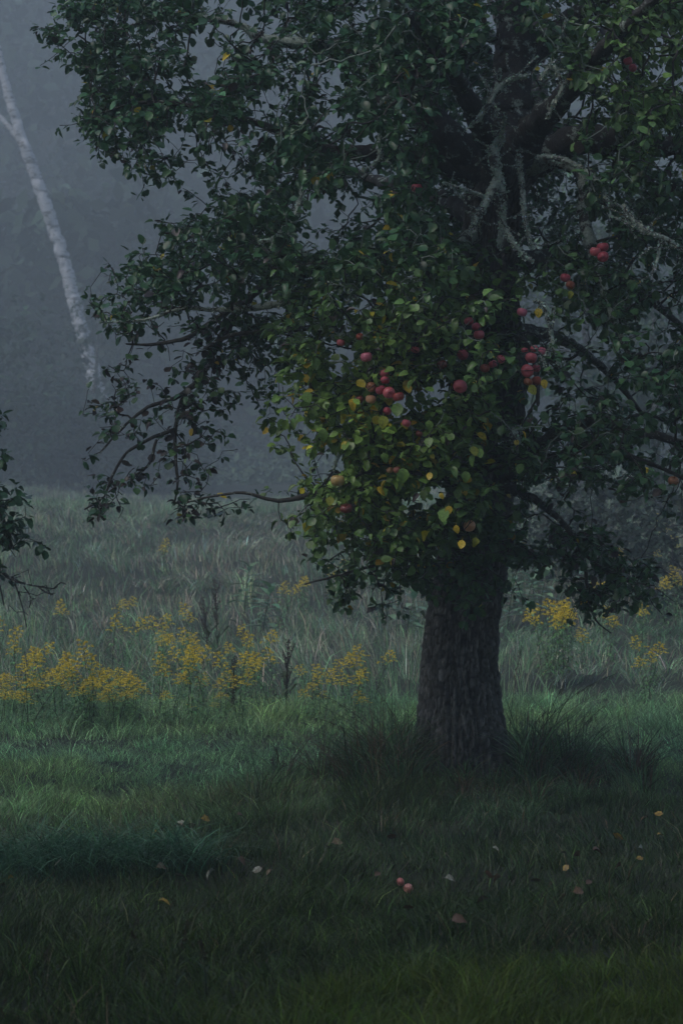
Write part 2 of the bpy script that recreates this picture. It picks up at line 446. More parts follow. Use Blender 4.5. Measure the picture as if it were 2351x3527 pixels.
def trunk():
    pr = [(1066, 1900, 120), (1065, 1850, 112), (1062, 1790, 106), (1060, 1740, 102), (1057, 1680, 98), (1056, 1600, 89), (1056, 1500, 81), (1064, 1410, 79),
          (1080, 1320, 77), (1088, 1250, 76), (1100, 1150, 73), (1118, 1050, 69), (1133, 950, 66), (1140, 850, 62), (1135, 750, 58),
          (1130, 650, 57), (1128, 560, 60), (1135, 480, 66), (1150, 415, 70), (1158, 370, 58), (1160, 335, 40)]
    s = spline([PR(x, y, 14.0, r) for x, y, r in pr], 0.012)
    n = len(s); k = 190
    a = np.arange(k) * 2 * math.pi / k
    A, Hh = np.meshgrid(a, s[:, 2]); R = np.repeat(s[:, 3:4], k, 1)
    # periodic noise through the cosine and sine of the angle
    def pn(fa, fh, seed, warp=0.0):
        x = np.cos(A + warp) * fa + 50; y = np.sin(A + warp) * fa + 50
        h = Hh * fh
        return 0.5 * vnoise(x + h * 0.37, y + h, seed) + 0.5 * vnoise(x - h, y + h * 0.61, seed + 5)
    tw = Hh * 0.22
    low = np.clip((0.5 - Hh) / 0.5, 0, 1) ** 1.6
    R2 = R * (1 + 0.10 * (np.cos(3 * A + tw * 3 + 0.6)) * (0.35 + low) + 0.06 * np.cos(5 * A - tw * 5 + 2) * (0.4 + low) + 0.07 * (pn(0.9, 0.9, 3, ) - 0.5) * 2 + 0.12 * np.clip((0.15 - Hh) / 0.3, 0, 1) ** 1.5)
    # bark plates: long cells with furrows between
    rr = np.random.default_rng(5)
    cx = []
    H0, H1 = Hh.min(), Hh.max(); circ = 1.5
    U = A / (2 * math.pi) * circ + 0.055 * (vnoise(A * 6 / math.pi * 2, Hh * 5, 11) - .5); Vh = Hh
    cu, cv = 0.021, 0.055
    nu, nv = int(circ / cu), int((H1 - H0) / cv) + 3
    ju = rr.random((nv + 2, nu)); jv = rr.random((nv + 2, nu)); hh = rr.random((nv + 2, nu))
    iu = np.floor(U / cu).astype(int); iv = np.floor((Vh - H0) / cv).astype(int)
    f1 = np.full(A.shape, 9.0); f2 = np.full(A.shape, 9.0); pid = np.zeros(A.shape)
    for du in (-1, 0, 1):
        for dv in (-1, 0, 1):
            a2 = (iu + du) % nu; b2 = np.clip(iv + dv, 0, nv + 1)
            pu = (iu + du + ju[b2, a2]) * cu; pv = (iv + dv + jv[b2, a2]) * cv + H0
            dd = np.hypot((U - pu) / cu, (Vh - pv) / cv)
            nw = dd < f1
            f2 = np.where(nw, f1, np.minimum(f2, dd)); pid = np.where(nw, hh[b2, a2], pid); f1 = np.where(nw, dd, f1)
    edge = np.clip((f2 - f1) / 0.28, 0, 1)
    plate = edge ** 0.6 * 0.017 + (pid - 0.5) * 0.012 * edge
    fur = np.minimum(np.abs(pn(9, 2.6, 21, tw) - 0.5), np.abs(pn(13, 3.4, 27, tw) - 0.5)) * 2
    furr = -0.026 * np.clip(1 - fur / 0.13, 0, 1)
    fine = (pn(30, 40, 31) - 0.5) * 0.012
    R3 = R2 + plate + furr + fine - 0.008
    V = np.stack([s[:, 0:1] + np.cos(A) * R3, s[:, 1:2] + np.sin(A) * R3, Hh + (pn(2, 2, 9) - .5) * 0.02], -1).reshape(-1, 3)
    i = np.arange(n - 1)[:, None] * k; j = np.arange(k)[None]; j2 = (j + 1) % k
    Q = np.stack([i + j, i + j2, i + k + j2, i + k + j], -1).reshape(-1, 4)
    tone = (0.22 + 0.78 * edge) * (0.6 + 0.8 * pid) * (0.35 + 0.65 * np.clip(fur / 0.13, 0, 1))
    col = np.repeat(tone.reshape(-1, 1), 3, 1)
    if s[0, 2] < s[-1, 2]: pass
    link('trunk', mesh('trunk', V, Q, col), M_BARK, TREE)
trunk()

LIMBS = [
 ([(1145,430,14,58),(1090,370,13.95,46),(1035,325,13.85,38),(992,262,13.8,33),(976,190,13.8,27),(962,90,13.8,20),(950,-80,13.8,14),(930,-300,13.7,7)], 0),
 ([(1110,410,14.0,34),(1020,368,13.9,27),(930,355,13.8,22),(840,350,13.7,18),(760,345,13.6,14),(640,300,13.5,9),(480,250,13.4,6),(330,235,13.4,4),(230,260,13.4,2)], 0),
 ([(978,200,13.8,22),(880,130,13.95,19),(770,108,14,15),(690,100,14,13),(600,86,14,10),(545,55,14,8),(440,40,14,6),(300,60,14,4),(200,110,14,2.5)], 1),
 ([(1150,400,14.1,60),(1165,300,14.2,50),(1180,150,14.3,43),(1175,0,14.3,36),(1150,-200,14.2,26),(1160,-500,14,14),(1180,-800,14,5)], 0),
 ([(1165,400,14.0,50),(1250,350,14.0,38),(1330,322,13.9,33),(1430,325,13.8,28),(1560,340,13.7,22),(1720,360,13.6,16),(1950,420,13.5,9),(2150,560,13.5,4)], 0),
 ([(1190,390,13.9,18),(1280,372,13.8,13),(1335,410,13.7,12),(1338,480,13.6,11),(1355,560,13.5,13),(1400,700,13.4,10),(1450,830,13.3,7),(1460,900,13.3,4)], 1),
 ([(1115,520,14.0,20),(1050,560,13.7,17),(1010,590,13.5,16),(960,650,13.3,15),(915,712,13.1,15),(880,790,12.95,14),(840,880,12.85,10),(800,980,12.8,6),(765,1080,12.8,3)], 2),
 ([(1125,600,14.0,30),(1000,605,13.95,24),(860,600,13.9,18),(720,620,13.9,14),(600,660,13.8,11),(510,770,13.8,8.5),(460,870,13.8,7),(423,907,13.8,6),(402,1000,13.75,4.5),(408,1110,13.7,3),(400,1160,13.7,2)], 0),
 ([(560,690,13.8,7),(480,745,13.75,6),(433,774,13.7,5.5),(390,785,13.7,4.5),(350,792,13.7,3.5),(290,790,13.7,2)], 0),
 ([(440,890,13.8,5.5),(400,915,13.75,5),(340,935,13.7,4),(280,985,13.7,3),(230,1040,13.7,2)], 0),
 ([(402,985,13.75,4.5),(340,1010,13.7,4),(290,1042,13.7,3.5),(255,1100,13.7,3),(240,1140,13.7,2.5),(195,1170,13.7,1.8)], 0),
 ([(360,1010,13.7,3.5),(340,1070,13.7,3),(290,1100,13.7,2.5),(250,1130,13.7,1.8)], 0),
 ([(890,790,13.1,15),(800,778,13.3,13),(726,744,13.4,12),(663,700,13.4,9),(600,705,13.5,7),(500,712,13.5,5),(420,708,13.5,4),(330,735,13.5,3),(230,740,13.5,2)], 1),
 ([(730,752,13.4,7),(640,760,13.45,6),(540,768,13.5,5),(470,800,13.5,4)], 0),
 ([(1175,1090,13.85,24),(1215,1050,13.7,20),(1255,1010,13.6,17),(1310,985,13.5,15),(1370,965,13.4,13),(1450,990,13.3,11),(1540,1010,13.3,9),(1700,1080,13.2,5),(1850,1180,13.2,3)], 0),
 ([(1205,1062,13.75,12),(1290,1042,13.6,9),(1360,1018,13.5,7.5),(1450,1050,13.4,6),(1550,1090,13.4,4),(1640,1150,13.4,2)], 0),
 ([(1150,1120,13.85,15),(1215,1140,13.6,10),(1290,1200,13.5,7),(1338,1280,13.4,5),(1350,1370,13.4,3.4),(1368,1425,13.4,2.2),(1402,1454,13.4,1.6)], 0),
 ([(1335,1270,13.4,4),(1390,1310,13.4,3.2),(1440,1335,13.4,2.5),(1500,1345,13.4,1.6)], 0),
 ([(1090,1080,13.85,16),(980,1098,13.5,12),(860,1110,13.3,9),(740,1130,13.2,7),(640,1150,13.2,5),(560,1132,13.2,3.6),(490,1140,13.2,2.6),(435,1150,13.2,2)], 0),
 ([(1010,1150,13.55,8),(985,1215,13.4,6.5),(940,1250,13.3,5),(880,1290,13.25,4),(780,1320,13.2,3),(700,1342,13.2,1.8)], 0),
 ([(1135,700,13.8,24),(1065,730,13.3,17),(970,790,12.9,12),(900,900,12.6,9),(860,1000,12.5,6),(840,1080,12.5,4)], 0),
 ([(1080,725,13.35,13),(1055,860,12.95,9),(1040,1000,12.8,7),(1058,1120,12.75,5),(1072,1195,12.75,3)], 0),
 ([(1145,760,13.75,16),(1200,785,13.4,10),(1228,840,13.2,7),(1235,930,13.1,4)], 0),
 ([(1430,325,13.75,18),(1450,230,13.1,12),(1430,140,12.8,8),(1400,60,12.7,5)], 1),
 ([(1150,420,14,40),(1130,350,13.3,30),(1060,200,12.7,20),(960,60,12.2,12),(860,-80,12,6)], 0),
 ([(1170,420,14,40),(1240,330,14.9,32),(1230,200,15.8,20),(1150,60,16.6,10),(1100,-60,17,5)], 0),
 ([(1110,500,14.1,26),(980,450,14.9,18),(820,400,15.6,12),(660,330,16,6)], 0),
 ([(1170,600,14.2,24),(1320,600,14.9,16),(1480,680,15.6,10),(1620,800,16,5)], 0),
 ([(1175,760,14.2,20),(1290,780,14.8,13),(1400,860,15.2,8),(1480,960,15.4,4)], 0),
 ([(1170,360,14,44),(1260,260,13.2,28),(1400,100,12.4,18),(1560,-60,11.9,9)], 0),
 ([(1180,150,14.3,32),(1350,20,14.4,22),(1560,-80,14.4,14),(1850,-150,14.4,7)], 0),
]
LM = [M_LIMB, M_LICHLIMB, M_LICHLIMB]
SK = Skeleton()
for pts, m in LIMBS:
    s = limb('limb', TREE, [PR(x, y, d, r * d / 14) for x, y, d, r in pts], LM[m])
    SK.polyline(s[::2])

# dead, lichen-crusted spurs near the middle of the crown (picture places)
DEAD = [
 [(1150,318,13.7,14),(1132,350,13.55,16),(1142,400,13.5,16),(1152,440,13.5,11),(1156,480,13.5,9),(1150,530,13.5,8),(1146,565,13.5,6)],
 [(1146,405,13.5,14),(1122,455,13.45,14),(1100,492,13.4,11),(1085,530,13.4,8)],
 [(1152,505,13.45,6),(1172,550,13.4,9),(1200,585,13.4,7),(1222,600,13.4,4)],
 [(1110,450,13.45,5),(1060,434,13.3,5),(1020,420,13.25,3)],
 [(1213,172,13.3,6),(1168,184,13.3,8),(1135,212,13.3,10),(1128,232,13.3,9),(1105,262,13.3,7),(1096,275,13.3,6),(1080,290,13.3,5)],
 [(1135,215,13.3,6),(1144,180,13.3,5),(1148,160,13.3,3)],
 [(1128,225,13.3,5),(1118,195,13.3,4),(1106,180,13.3,4)],
 [(1128,235,13.3,6),(1140,252,13.3,5),(1138,266,13.3,4)],
 [(1150,318,13.7,7),(1153,296,13.5,5),(1160,270,13.4,5)],
 [(1240,180,13.3,5),(1262,150,13.3,6),(1280,110,13.3,5),(1292,70,13.3,6),(1300,45,13.3,4)],
 [(1272,150,13.3,6),(1290,200,13.3,7),(1270,240,13.3,6),(1258,270,13.3,5)],
 [(1240,150,13.3,3),(1268,158,13.3,4),(1296,162,13.3,3)],
 [(1230,360,13.5,6),(1280,364,13.45,9),(1330,385,13.4,8),(1375,420,13.35,6),(1400,470,13.3,5)],
 [(1430,470,13.2,6),(1455,505,13.15,9),(1490,532,13.1,8),(1530,550,13.1,7),(1575,578,13.1,6),(1640,600,13.1,4)],
 [(1515,548,13.1,5),(1512,580,13.1,4),(1502,615,13.1,4)],
 [(1400,495,13.2,3),(1450,515,13.15,4),(1480,535,13.1,4)],
 [(700,405,13.5,6),(692,450,13.45,8),(680,490,13.4,10),(668,520,13.4,7),(635,545,13.4,5),(596,556,13.4,4)],
 [(678,500,13.4,6),(672,540,13.4,5),(690,575,13.4,5),(700,585,13.4,3)],
 [(660,520,13.4,4),(640,535,13.4,4),(620,572,13.4,3)],
 [(900,235,13.3,6),(880,290,13.3,7),(868,330,13.3,6),(872,360,13.3,5),(850,385,13.3,4)],
 [(1000,180,13.4,5),(950,205,13.4,6),(900,215,13.4,5),(870,240,13.4,4)],
 [(1225,690,13.2,5),(1245,700,13.2,6),(1262,750,13.2,6),(1270,800,13.2,6),(1285,840,13.2,5)],
 [(1262,795,13.2,4),(1250,830,13.2,4),(1254,850,13.2,3)],
 [(1190,360,13.6,10),(1198,430,13.55,8),(1205,500,13.5,7),(1220,570,13.5,6)],
 [(960,640,13.2,5),(945,620,13.2,4),(965,605,13.2,3)],
 [(820,690,13.2,4),(790,660,13.2,5),(760,655,13.2,4)],
 [(1195,985,13.6,14),(1182,1000,13.55,17),(1188,1030,13.6,15)],
]
lich = Geo()
def crust(g, s, dens=900, big=1.0):
    """leafy lichen flakes standing off a branch"""
    L = np.linalg.norm(np.diff(s[:, :3], axis=0), axis=1).sum()
    n = max(6, int(L * dens * (0.4 + 25 * s[:, 3].mean())))
    i = rng.integers(0, len(s), n); f = rng.random((n, 1)); j = np.minimum(i + 1, len(s) - 1)
    c = s[i, :3] * (1 - f) + s[j, :3] * f
    nn = unit(n); c = c + nn * s[i, 3:4] * (0.9 + 0.5 * rng.random((n, 1)))
    a = unit(n); a -= nn * np.sum(a * nn, 1)[:, None] * 0.5; b = np.cross(a, unit(n))
    sz = rng.uniform(0.003, 0.011, (n, 1)) * big
    V = np.stack([c - a * sz, c + b * sz * 0.8, c + a * sz, c - b * sz * 0.8 + nn * sz * 0.6], 1).reshape(-1, 3)
    Q = np.arange(n * 4).reshape(-1, 4)
    g.add(V, None, Q, np.repeat(palette((0.52, 0.62, 0.55), n, 0.3), 4, 0))
for pts in DEAD:
    pts = [(x, y, d - .65, r) for x, y, d, r in pts]
    s = limb('dead_branch', TREE, [PR(x, y, d, r * .66 * d / 14) for x, y, d, r in pts], M_LICHLIMB, bumpy=0.25, step=0.02)
    crust(lich, s, 2200)
    for _ in range(int(len(s) / 2.2)):             # short forked spurs
        i = rng.integers(1, len(s)); a = s[i, :3]; dv = unit(1)[0] * np.array([1, 0.6, 1]); L = rng.uniform(0.03, 0.15)
        q = np.array([[*a, 0.004], [*(a + dv * L * 0.5 + rng.normal(0, .008, 3)), 0.0035], [*(a + dv * L + rng.normal(0, .012, 3)), 0.0025]])
        tube(lich, q[:, :3], q[:, 3], 5, (0.16, 0.18, 0.165)); crust(lich, q, 1300, 0.7)
for k in (2, 6, 12):
    pts = LIMBS[k][0]
    crust(lich, spline([PR(x, y, d, r) for x, y, d, r in pts[1:]], 0.03), 500)
tag(lich.build('lichen', M_LICHEN, TREE, smooth=False), kind='stuff')

# leaf density over the crown, as seen along y: 32 columns of 50 px, rows from y = 0
GRID = """
00067777777423666777777775777777
00356666665223457777777654777777
00455666644544456777777544777777
00265566666655666677776533677777
00045666666666666666655433577777
00036666666666666666544433477777
00024466666666766655433333466777
00001144336654666665443444555677
00000011231145666666544444455667
00000000236566666666654444555566
00000003556666666666654444555566
00000032456666666666755445555566
00000465666666666667755455555666
00001566666666666677865555555666
00003434554466677788876555555556
00000324444455788888876444334555
00000233344445888888886533234455
00000344354321688888886422234555
00003434422026888888886311234455
00003334431035788888876322334455
00003244421034788888876434444455
00003323431036678888776544444454
00002313410134677887776543223345
00001100321002567777666542000024
00000000000001454566777444420000
00000000000001213344787252442100
00000000000001222334376300443410
00000000000000012211241100322310
00000000000000010010000000120000
""".split()
G = np.array([[int(ch) for ch in r] for r in GRID], float)
G[23:] = np.where(G[23:] > 0, G[23:] + np.where(np.arange(32) < 23, 2.0, 0.8)[None], 0)
def dens(px, py):
    """leaf density for places in and around the picture; outside it the crown goes on as a rounded shape"""
    px = np.asarray(px, float); py = np.asarray(py, float)
    gx = np.clip(px / 50 - 0.5, 0, 30.999); gy = np.clip(py / 50 - 0.5, 0, 27.999)
    i = gx.astype(int); j = gy.astype(int); fx = gx - i; fy = gy - j
    v = (G[j, i] * (1 - fx) + G[j, i + 1] * fx) * (1 - fy) + (G[j + 1, i] * (1 - fx) + G[j + 1, i + 1] * fx) * fy
    off = (px > 1568) | (py < 0)
    e = ((px - 1150) / 1130) ** 2 + ((py - 420) / 1220) ** 2
    vo = np.where((e < 1) & (py < 1050), 5.0 * np.clip((1 - e) * 4, 0, 1), 0)
    return np.where(off, vo, v)

APPLES_PX = []     # filled below: (x, y, r, d)
def depth_for(px, py, n):
    front = ((px - 880) / 270) ** 2 + ((py - 1010) / 290) ** 2 < 1
    e = np.clip(1 - ((px - 1180) / 1150) ** 2 - ((py - 400) / 1300) ** 2, 0.02, 1)
    T = 0.22 + 2.1 * e
    d = 14.0 + rng.uniform(-1, 1, n) * T
    lowl = (px < 620) & (py > 690)
    d = np.where(lowl, 13.72 + rng.normal(0, 0.16, n), d)
    low = py > 1180
    d = np.where(low & ~lowl, np.where(rng.random(n) < 0.7, 13.3 + rng.normal(0, 0.15, n), 14.3 + rng.normal(0, .3, n)), d)
    d = np.where(front & (rng.random(n) < 0.55), rng.uniform(12.35, 13.2, n), d)
    hole = (((px - 1165) / 165) ** 2 + ((py - 350) / 300) ** 2 < 1)
    d = np.where(hole & (d < 14.3), 14.5 + rng.random(n) * 1.5, d)
    right = (px > 1230) & (py > 420) & (py < 760) 
    d = np.where(right & (d < 13.4), d + 0.7, d)
    return d

def attractors():
    n = 90000
    px = rng.uniform(60, 1640, n); py = rng.uniform(-60, 1430, n)
    v = dens(px, py)
    cl = fbm(px / 75, py / 75, 12, 2)                       # leafy sprays with gaps between
    keep = rng.random(n) < np.clip(v / 9, 0, 1) ** 1.45 * np.clip((cl - 0.26) * 4.2, 0.12, 1.5) * 0.335
    px, py = px[keep], py[keep]; d = depth_for(px, py, len(px))
    # the rest of the crown, outside the picture
    m = 5200
    qx = rng.uniform(200, 2280, m); qy = rng.uniform(-800, 1000, m)
    offk = ((qx > 1640) | (qy < -60)) & (rng.random(m) < dens(qx, qy) / 5)
    qx, qy = qx[offk], qy[offk]; dd = depth_for(qx, qy, len(qx))
    px, py, d = np.concatenate([px, qx]), np.concatenate([py, qy]), np.concatenate([d, dd])
    tn = 150; px = np.concatenate([px, rng.uniform(1075, 1205, tn)]); py = np.concatenate([py, rng.uniform(560, 1300, tn)]); d = np.concatenate([d, rng.uniform(13.25, 13.7, tn)])
    # the picture plane grid is read at 14 m: keep the same spread in metres for every depth
    return px, py, d
px, py, dd = attractors()
A = np.stack([(px - 784) * dd / FPX, dd, CAM_H - (py - 1176) * dd / FPX], -1)
print('attractors', len(A))
seed_p = SK.p[:SK.n].copy()
near = np.array([np.min(np.sum((seed_p - a) ** 2, 1)) for a in A])
order = np.argsort(near)
tips = []
for i in order:
    big = px[i] > 1640 or py[i] < -60
    li, dv = SK.reach(A[i], step=0.09 if big else 0.05, sag=0.15, zig=0.35)
    tips.append((i, li, dv))
print('skeleton nodes', SK.n)
tw = Geo()
def twig_colour(p):
    q_ = proj(p); inside = abs(q_[0] - 1080) < 330 and 20 < q_[1] < 780
    return np.array([0.24, 0.28, 0.25]) if rng.random() < (.45 if inside else .08) else np.array([0.05, 0.046, 0.044])
SK.build(tw, twig_colour)
tag(tw.build('twigs', M_TWIG, TREE), kind='stuff')

# ---- leaves: a spray of 4-8 at every twig end, some along the twig
LP, LD, LU, LS, LC = [], [], [], [], []
HERO = []
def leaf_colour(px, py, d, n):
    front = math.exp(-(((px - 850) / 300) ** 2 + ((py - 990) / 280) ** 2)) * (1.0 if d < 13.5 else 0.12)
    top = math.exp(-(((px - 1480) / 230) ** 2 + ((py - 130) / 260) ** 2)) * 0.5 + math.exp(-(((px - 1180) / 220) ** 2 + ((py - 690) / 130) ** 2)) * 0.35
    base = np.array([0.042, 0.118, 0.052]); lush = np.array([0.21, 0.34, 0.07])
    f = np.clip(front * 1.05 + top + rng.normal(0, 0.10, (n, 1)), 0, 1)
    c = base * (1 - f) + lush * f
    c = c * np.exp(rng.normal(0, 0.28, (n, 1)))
    u = rng.random(n)
    c[u < 0.005 + 0.085 * front] = palette((0.55, 0.42, 0.04), int((u < 0.005 + 0.085 * front).sum()), 0.3)
    br = 0.42 if (px < 500 and py > 760) else 0.03
    if px > 1240 and py > 1050: br = 0.12
    k = (u > 1 - br); c[k] = palette((0.045, 0.034, 0.032), int(k.sum()), 0.3)
    return c
for i, li, dv in tips:
    X, Y, D = px[i], py[i], dd[i]
    off = X > 1640 or Y < -60
    n = rng.integers(7, 12) if off else rng.integers(4, 9)
    if X < 560 and Y > 690: n = rng.integers(2, 6)
    if (X < 560 and Y > 690 or Y > 1150) and rng.random() < .2: continue
    # positions: most at the tip, others back along the twig
    pos = np.repeat(SK.p[li][None], n, 0); q = SK.par[li]
    for k in range(n):
        if k > n * 0.45 and q >= 0 and not SK.bough[q]:
            pos[k] = SK.p[q]
            if k % 2 == 0: q = SK.par[q]
    out_ = unit(n) + dv * 0.5; out_[:, 2] = out_[:, 2] * 0.7 - 0.55 * rng.random(n)
    out_ /= np.linalg.norm(out_, axis=1)[:, None]
    sz = rng.uniform(0.026, 0.057, n) * (1.45 if off else 1.0) * (1.08 if D < 13.3 else 1.0)
    up = unit(n) * 0.55 + np.array([0, -0.25, 1.0])
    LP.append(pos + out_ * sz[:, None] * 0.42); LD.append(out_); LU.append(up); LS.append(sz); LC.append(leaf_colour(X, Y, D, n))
LP = np.concatenate(LP); LD = np.concatenate(LD); LU = np.concatenate(LU); LS = np.concatenate(LS); LC = np.concatenate(LC)

# ------------------------------------------------------------------ apples
def apple_mat():
    m, t, b, o = nodes('apple_skin')
    oi = t.nodes.new('ShaderNodeObjectInfo'); co = t.nodes.new('ShaderNodeTexCoord')
    sp = t.nodes.new('ShaderNodeSeparateXYZ'); t.links.new(co.outputs['Object'], sp.inputs[0])
    v = coords(t, (60, 60, 9)); st = noise(t, 1.0, 4, 0.6, v); bl = noise(t, 22, 3, 0.5, coords(t)); sk = noise(t, 420, 1, 0.5, coords(t))
    red = mixc(t, ramp(t, st, [(0.35, (0, 0, 0)), (0.65, (1, 1, 1))]), (0.34, 0.02, 0.05), (0.64, 0.11, 0.14))
    grn = (0.42, 0.33, 0.09)
    # greenish blotches at random over the red, then mostly the object's colour
    c = mixc(t, ramp(t, bl, [(0.5, (0, 0, 0)), (0.8, (0.45,) * 3)]), red, grn)
    c = mixc(t, 0.7, c, oi.outputs['Color'], 'MIX')
    c = mixc(t, ramp(t, sk, [(0.66, (0, 0, 0)), (0.72, (0.35,) * 3)]), c, (0.6, 0.5, 0.35))
    t.links.new(c, b.inputs['Base Color']); b.inputs['Roughness'].default_value = 0.3
    return m
M_APPLE = apple_mat()
def apple_mesh(seed, squash=0.88, lumpy=0.04):
    """unit-radius apple, stem end +z, calyx end -z, with dimples at both"""
    r = random.Random(seed); nu, nv = 22, 15; V = []
    for i in range(nv + 1):
        th = math.pi * i / nv; s, c = math.sin(th), math.cos(th)
        for j in range(nu):
            ph = 2 * math.pi * j / nu
            rr = 1 + lumpy * math.cos(5 * ph + seed) * (0.2 + 0.8 * (c < 0) * -c) + lumpy * 0.8 * math.sin(2 * ph + seed * 2)
            dip = 0.42 * math.exp(-(th / 0.42) ** 2) - 0.30 * math.exp(-((math.pi - th) / 0.36) ** 2)
            V.append((s ** 0.88 * rr * math.cos(ph) * (1.0 + 0.05 * c), s ** 0.88 * rr * math.sin(ph) * (1.0 + 0.05 * c), squash * c - dip * squash))
    Q = [(i * nu + j, (i + 1) * nu + j, (i + 1) * nu + (j + 1) % nu, i * nu + (j + 1) % nu) for i in range(nv) for j in range(nu)]
    return mesh('apple', V, np.array(Q))
AM = [apple_mesh(s, q) for s, q in ((1, 0.9), (2, 0.84), (3, 0.94))]
ROT_M = apple_mesh(9, 0.8, 0.16)
def stem_mesh():
    g = Geo(); tube(g, np.array([(0, 0, 0.40), (0.05, 0, 0.8), (0.16, 0.05, 1.25)]), np.array([0.06, 0.045, 0.07]), 6, (0.06, 0.045, 0.03)); return g.me('stem')
def calyx_mesh():
    g = Geo()
    for k in range(5):
        a = k * 1.2566; c, s = math.cos(a), math.sin(a)
        g.add([(0.05 * c - 0.06 * s, 0.05 * s + 0.06 * c, -0.60), (0.05 * c + 0.06 * s, 0.05 * s - 0.06 * c, -0.60), (0.22 * c, 0.22 * s, -0.70), (0.09 * c, 0.09 * s, -0.52)], [(0, 1, 2), (0, 3, 1), (0, 2, 3)], None, (0.05, 0.035, 0.02))
    return g.me('calyx')
STEM_ME, CAL_ME = stem_mesh(), calyx_mesh()
for _m in (STEM_ME, CAL_ME): _m.materials.append(M_TWIG)
for _m in AM + [ROT_M]: _m.materials.append(M_APPLE)
RED, DEEP, PINK, PALE, GREEN, BROWN = (0.82, 0.19, 0.23), (0.60, 0.09, 0.14), (0.88, 0.26, 0.38), (0.80, 0.48, 0.24), (0.42, 0.38, 0.10), (0.08, 0.035, 0.02)
APPLES = [  # x, y, r in picture px, distance, colour, calyx facing viewer?, label
 (957,432,13,12.9,DEEP,0,'deep red apple alone high up, left of the trunk fork, half hidden by leaves'),
 (1383,568,14,12.8,DEEP,0,'deep red apple on top of the three hanging at the far right'),
 (1366,578,13,12.75,RED,0,'red apple on the left of the tight three at the far right'),
 (1384,590,13,12.7,DEEP,1,'dark red apple lowest of the tight three at the far right'),
 (1297,638,12,12.8,DEEP,0,'dark red apple just above a dull yellowish one, right of the trunk'),
 (1309,655,11,12.75,(0.34,0.12,0.04),0,'dull yellowish red apple with a yellow leaf below it, right of the trunk'),
 (1198,717,12,12.8,PINK,0,'single pinkish red apple against the dark above the big hanging bunch'),
 (1076,738,11,12.9,DEEP,0,'shaded dark red apple above the curved pair in front of the trunk'),
 (1092,750,10,12.85,DEEP,0,'dark red apple upper of the curved pair in front of the trunk'),
 (1099,769,13,12.8,RED,0,'red apple lower of the curved pair in front of the trunk'),
 (841,820,14,12.35,PINK,0,'shiny pink apple alone at the upper left of the bright leaves'),
 (782,787,9,12.5,RED,0,'small red apple peeping through leaves at the left top of the bright foliage'),
 (826,773,9,12.5,(0.42,0.11,0.05),0,'orange red apple among yellowed leaves above the shiny pink one'),
 (953,803,10,12.5,RED,0,'red apple half covered by leaves midway between pink one and trunk'),
 (1062,815,13,12.75,DEEP,0,'dim dark red apple above the round one that shows its eye'),
 (1014,838,12,12.7,(0.30,0.10,0.05),0,'dull russet red apple in shade left of the dim dark one'),
 (1149,825,11,12.7,RED,0,'red apple at the right of the row over yellowing leaves by the trunk'),
 (1131,836,10,12.75,DEEP,0,'dark red apple in the middle of the row over yellowing leaves by the trunk'),
 (1113,846,11,12.7,(0.38,0.11,0.05),0,'orange red apple at the left of the row over yellowing leaves by the trunk'),
 (1204,805,8,12.75,DEEP,0,'small dark red apple at the top left of the big hanging bunch'),
 (1226,801,9,12.75,RED,0,'small red apple at the top middle of the big hanging bunch'),
 (1244,806,10,12.7,PINK,0,'pinkish apple at the top right of the big hanging bunch'),
 (1219,822,14,12.65,RED,0,'round red apple in the upper middle of the big hanging bunch'),
 (1210,852,15,12.6,RED,1,'largest red apple of the big hanging bunch, its eye turned to us'),
 (1231,846,10,12.7,DEEP,0,'dark red apple tucked behind the largest one of the big hanging bunch'),
 (1212,877,11,12.6,(0.40,0.16,0.06),0,'yellow-flushed apple at the lower left of the big hanging bunch'),
 (1231,875,12,12.65,(0.36,0.09,0.04),0,'russet red apple at the lower right of the big hanging bunch'),
 (882,856,11,12.4,RED,0,'red apple topmost in the cluster of the bright leaves'),
 (884,873,11,12.35,DEEP,0,'dark red apple second from the top in the cluster of the bright leaves'),
 (874,896,12,12.35,DEEP,0,'deep red apple squeezed at the left of three in a row in the bright leaves'),
 (893,902,14,12.3,RED,1,'big red apple in the middle of three in a row in the bright leaves'),
 (914,911,14,12.3,(0.42,0.07,0.05),0,'red apple at the right of three in a row in the bright leaves'),
 (852,889,12,12.4,(0.40,0.22,0.09),1,'yellow and red apple upper of the pale pair left of the red row'),
 (851,917,12,12.38,PALE,0,'pale orange apple lower of the pale pair left of the red row'),
 (826,918,10,12.5,(0.26,0.08,0.04),0,'brownish red apple behind leaves leftmost beside the pale pair'),
 (1056,888,16,12.45,RED,1,'round red apple with its eye facing us, just left of the trunk'),
 (889,944,10,12.4,DEEP,0,'dark red apple behind leaves under the red row'),
 (933,972,11,12.35,RED,0,'red apple low in the bright leaves, half covered below the red row'),
 (962,996,8,12.45,(0.40,0.13,0.08),0,'small pinkish apple below and right of the half covered red one'),
 (775,1104,16,12.3,GREEN,0,'large greenish yellow apple at the lower left of the bright foliage'),
 (895,1080,8,12.45,PALE,0,'small pale apple left of a touching pair over a big green leaf'),
 (911,1079,9,12.4,(0.48,0.20,0.12),0,'small pinkish pale apple right of a touching pair over a big green leaf'),
 (1077,1208,14,12.6,PALE,1,'pale peach apple hanging lowest, in front of the trunk'),
 (1545,1105,13,12.9,(0.22,0.17,0.07),0,'dull green apple at the right edge of the tree'),
 (1441,140,11,12.4,DEEP,0,'dim dark red apple upper of two in the top right foliage'),
 (1452,156,10,12.45,DEEP,0,'dim dark red apple lower of two in the top right foliage'),
 (795,1168,14,12.35,BROWN,0,'shrivelled brown apple under the greenish yellow one'),
]
rr = random.Random(11)
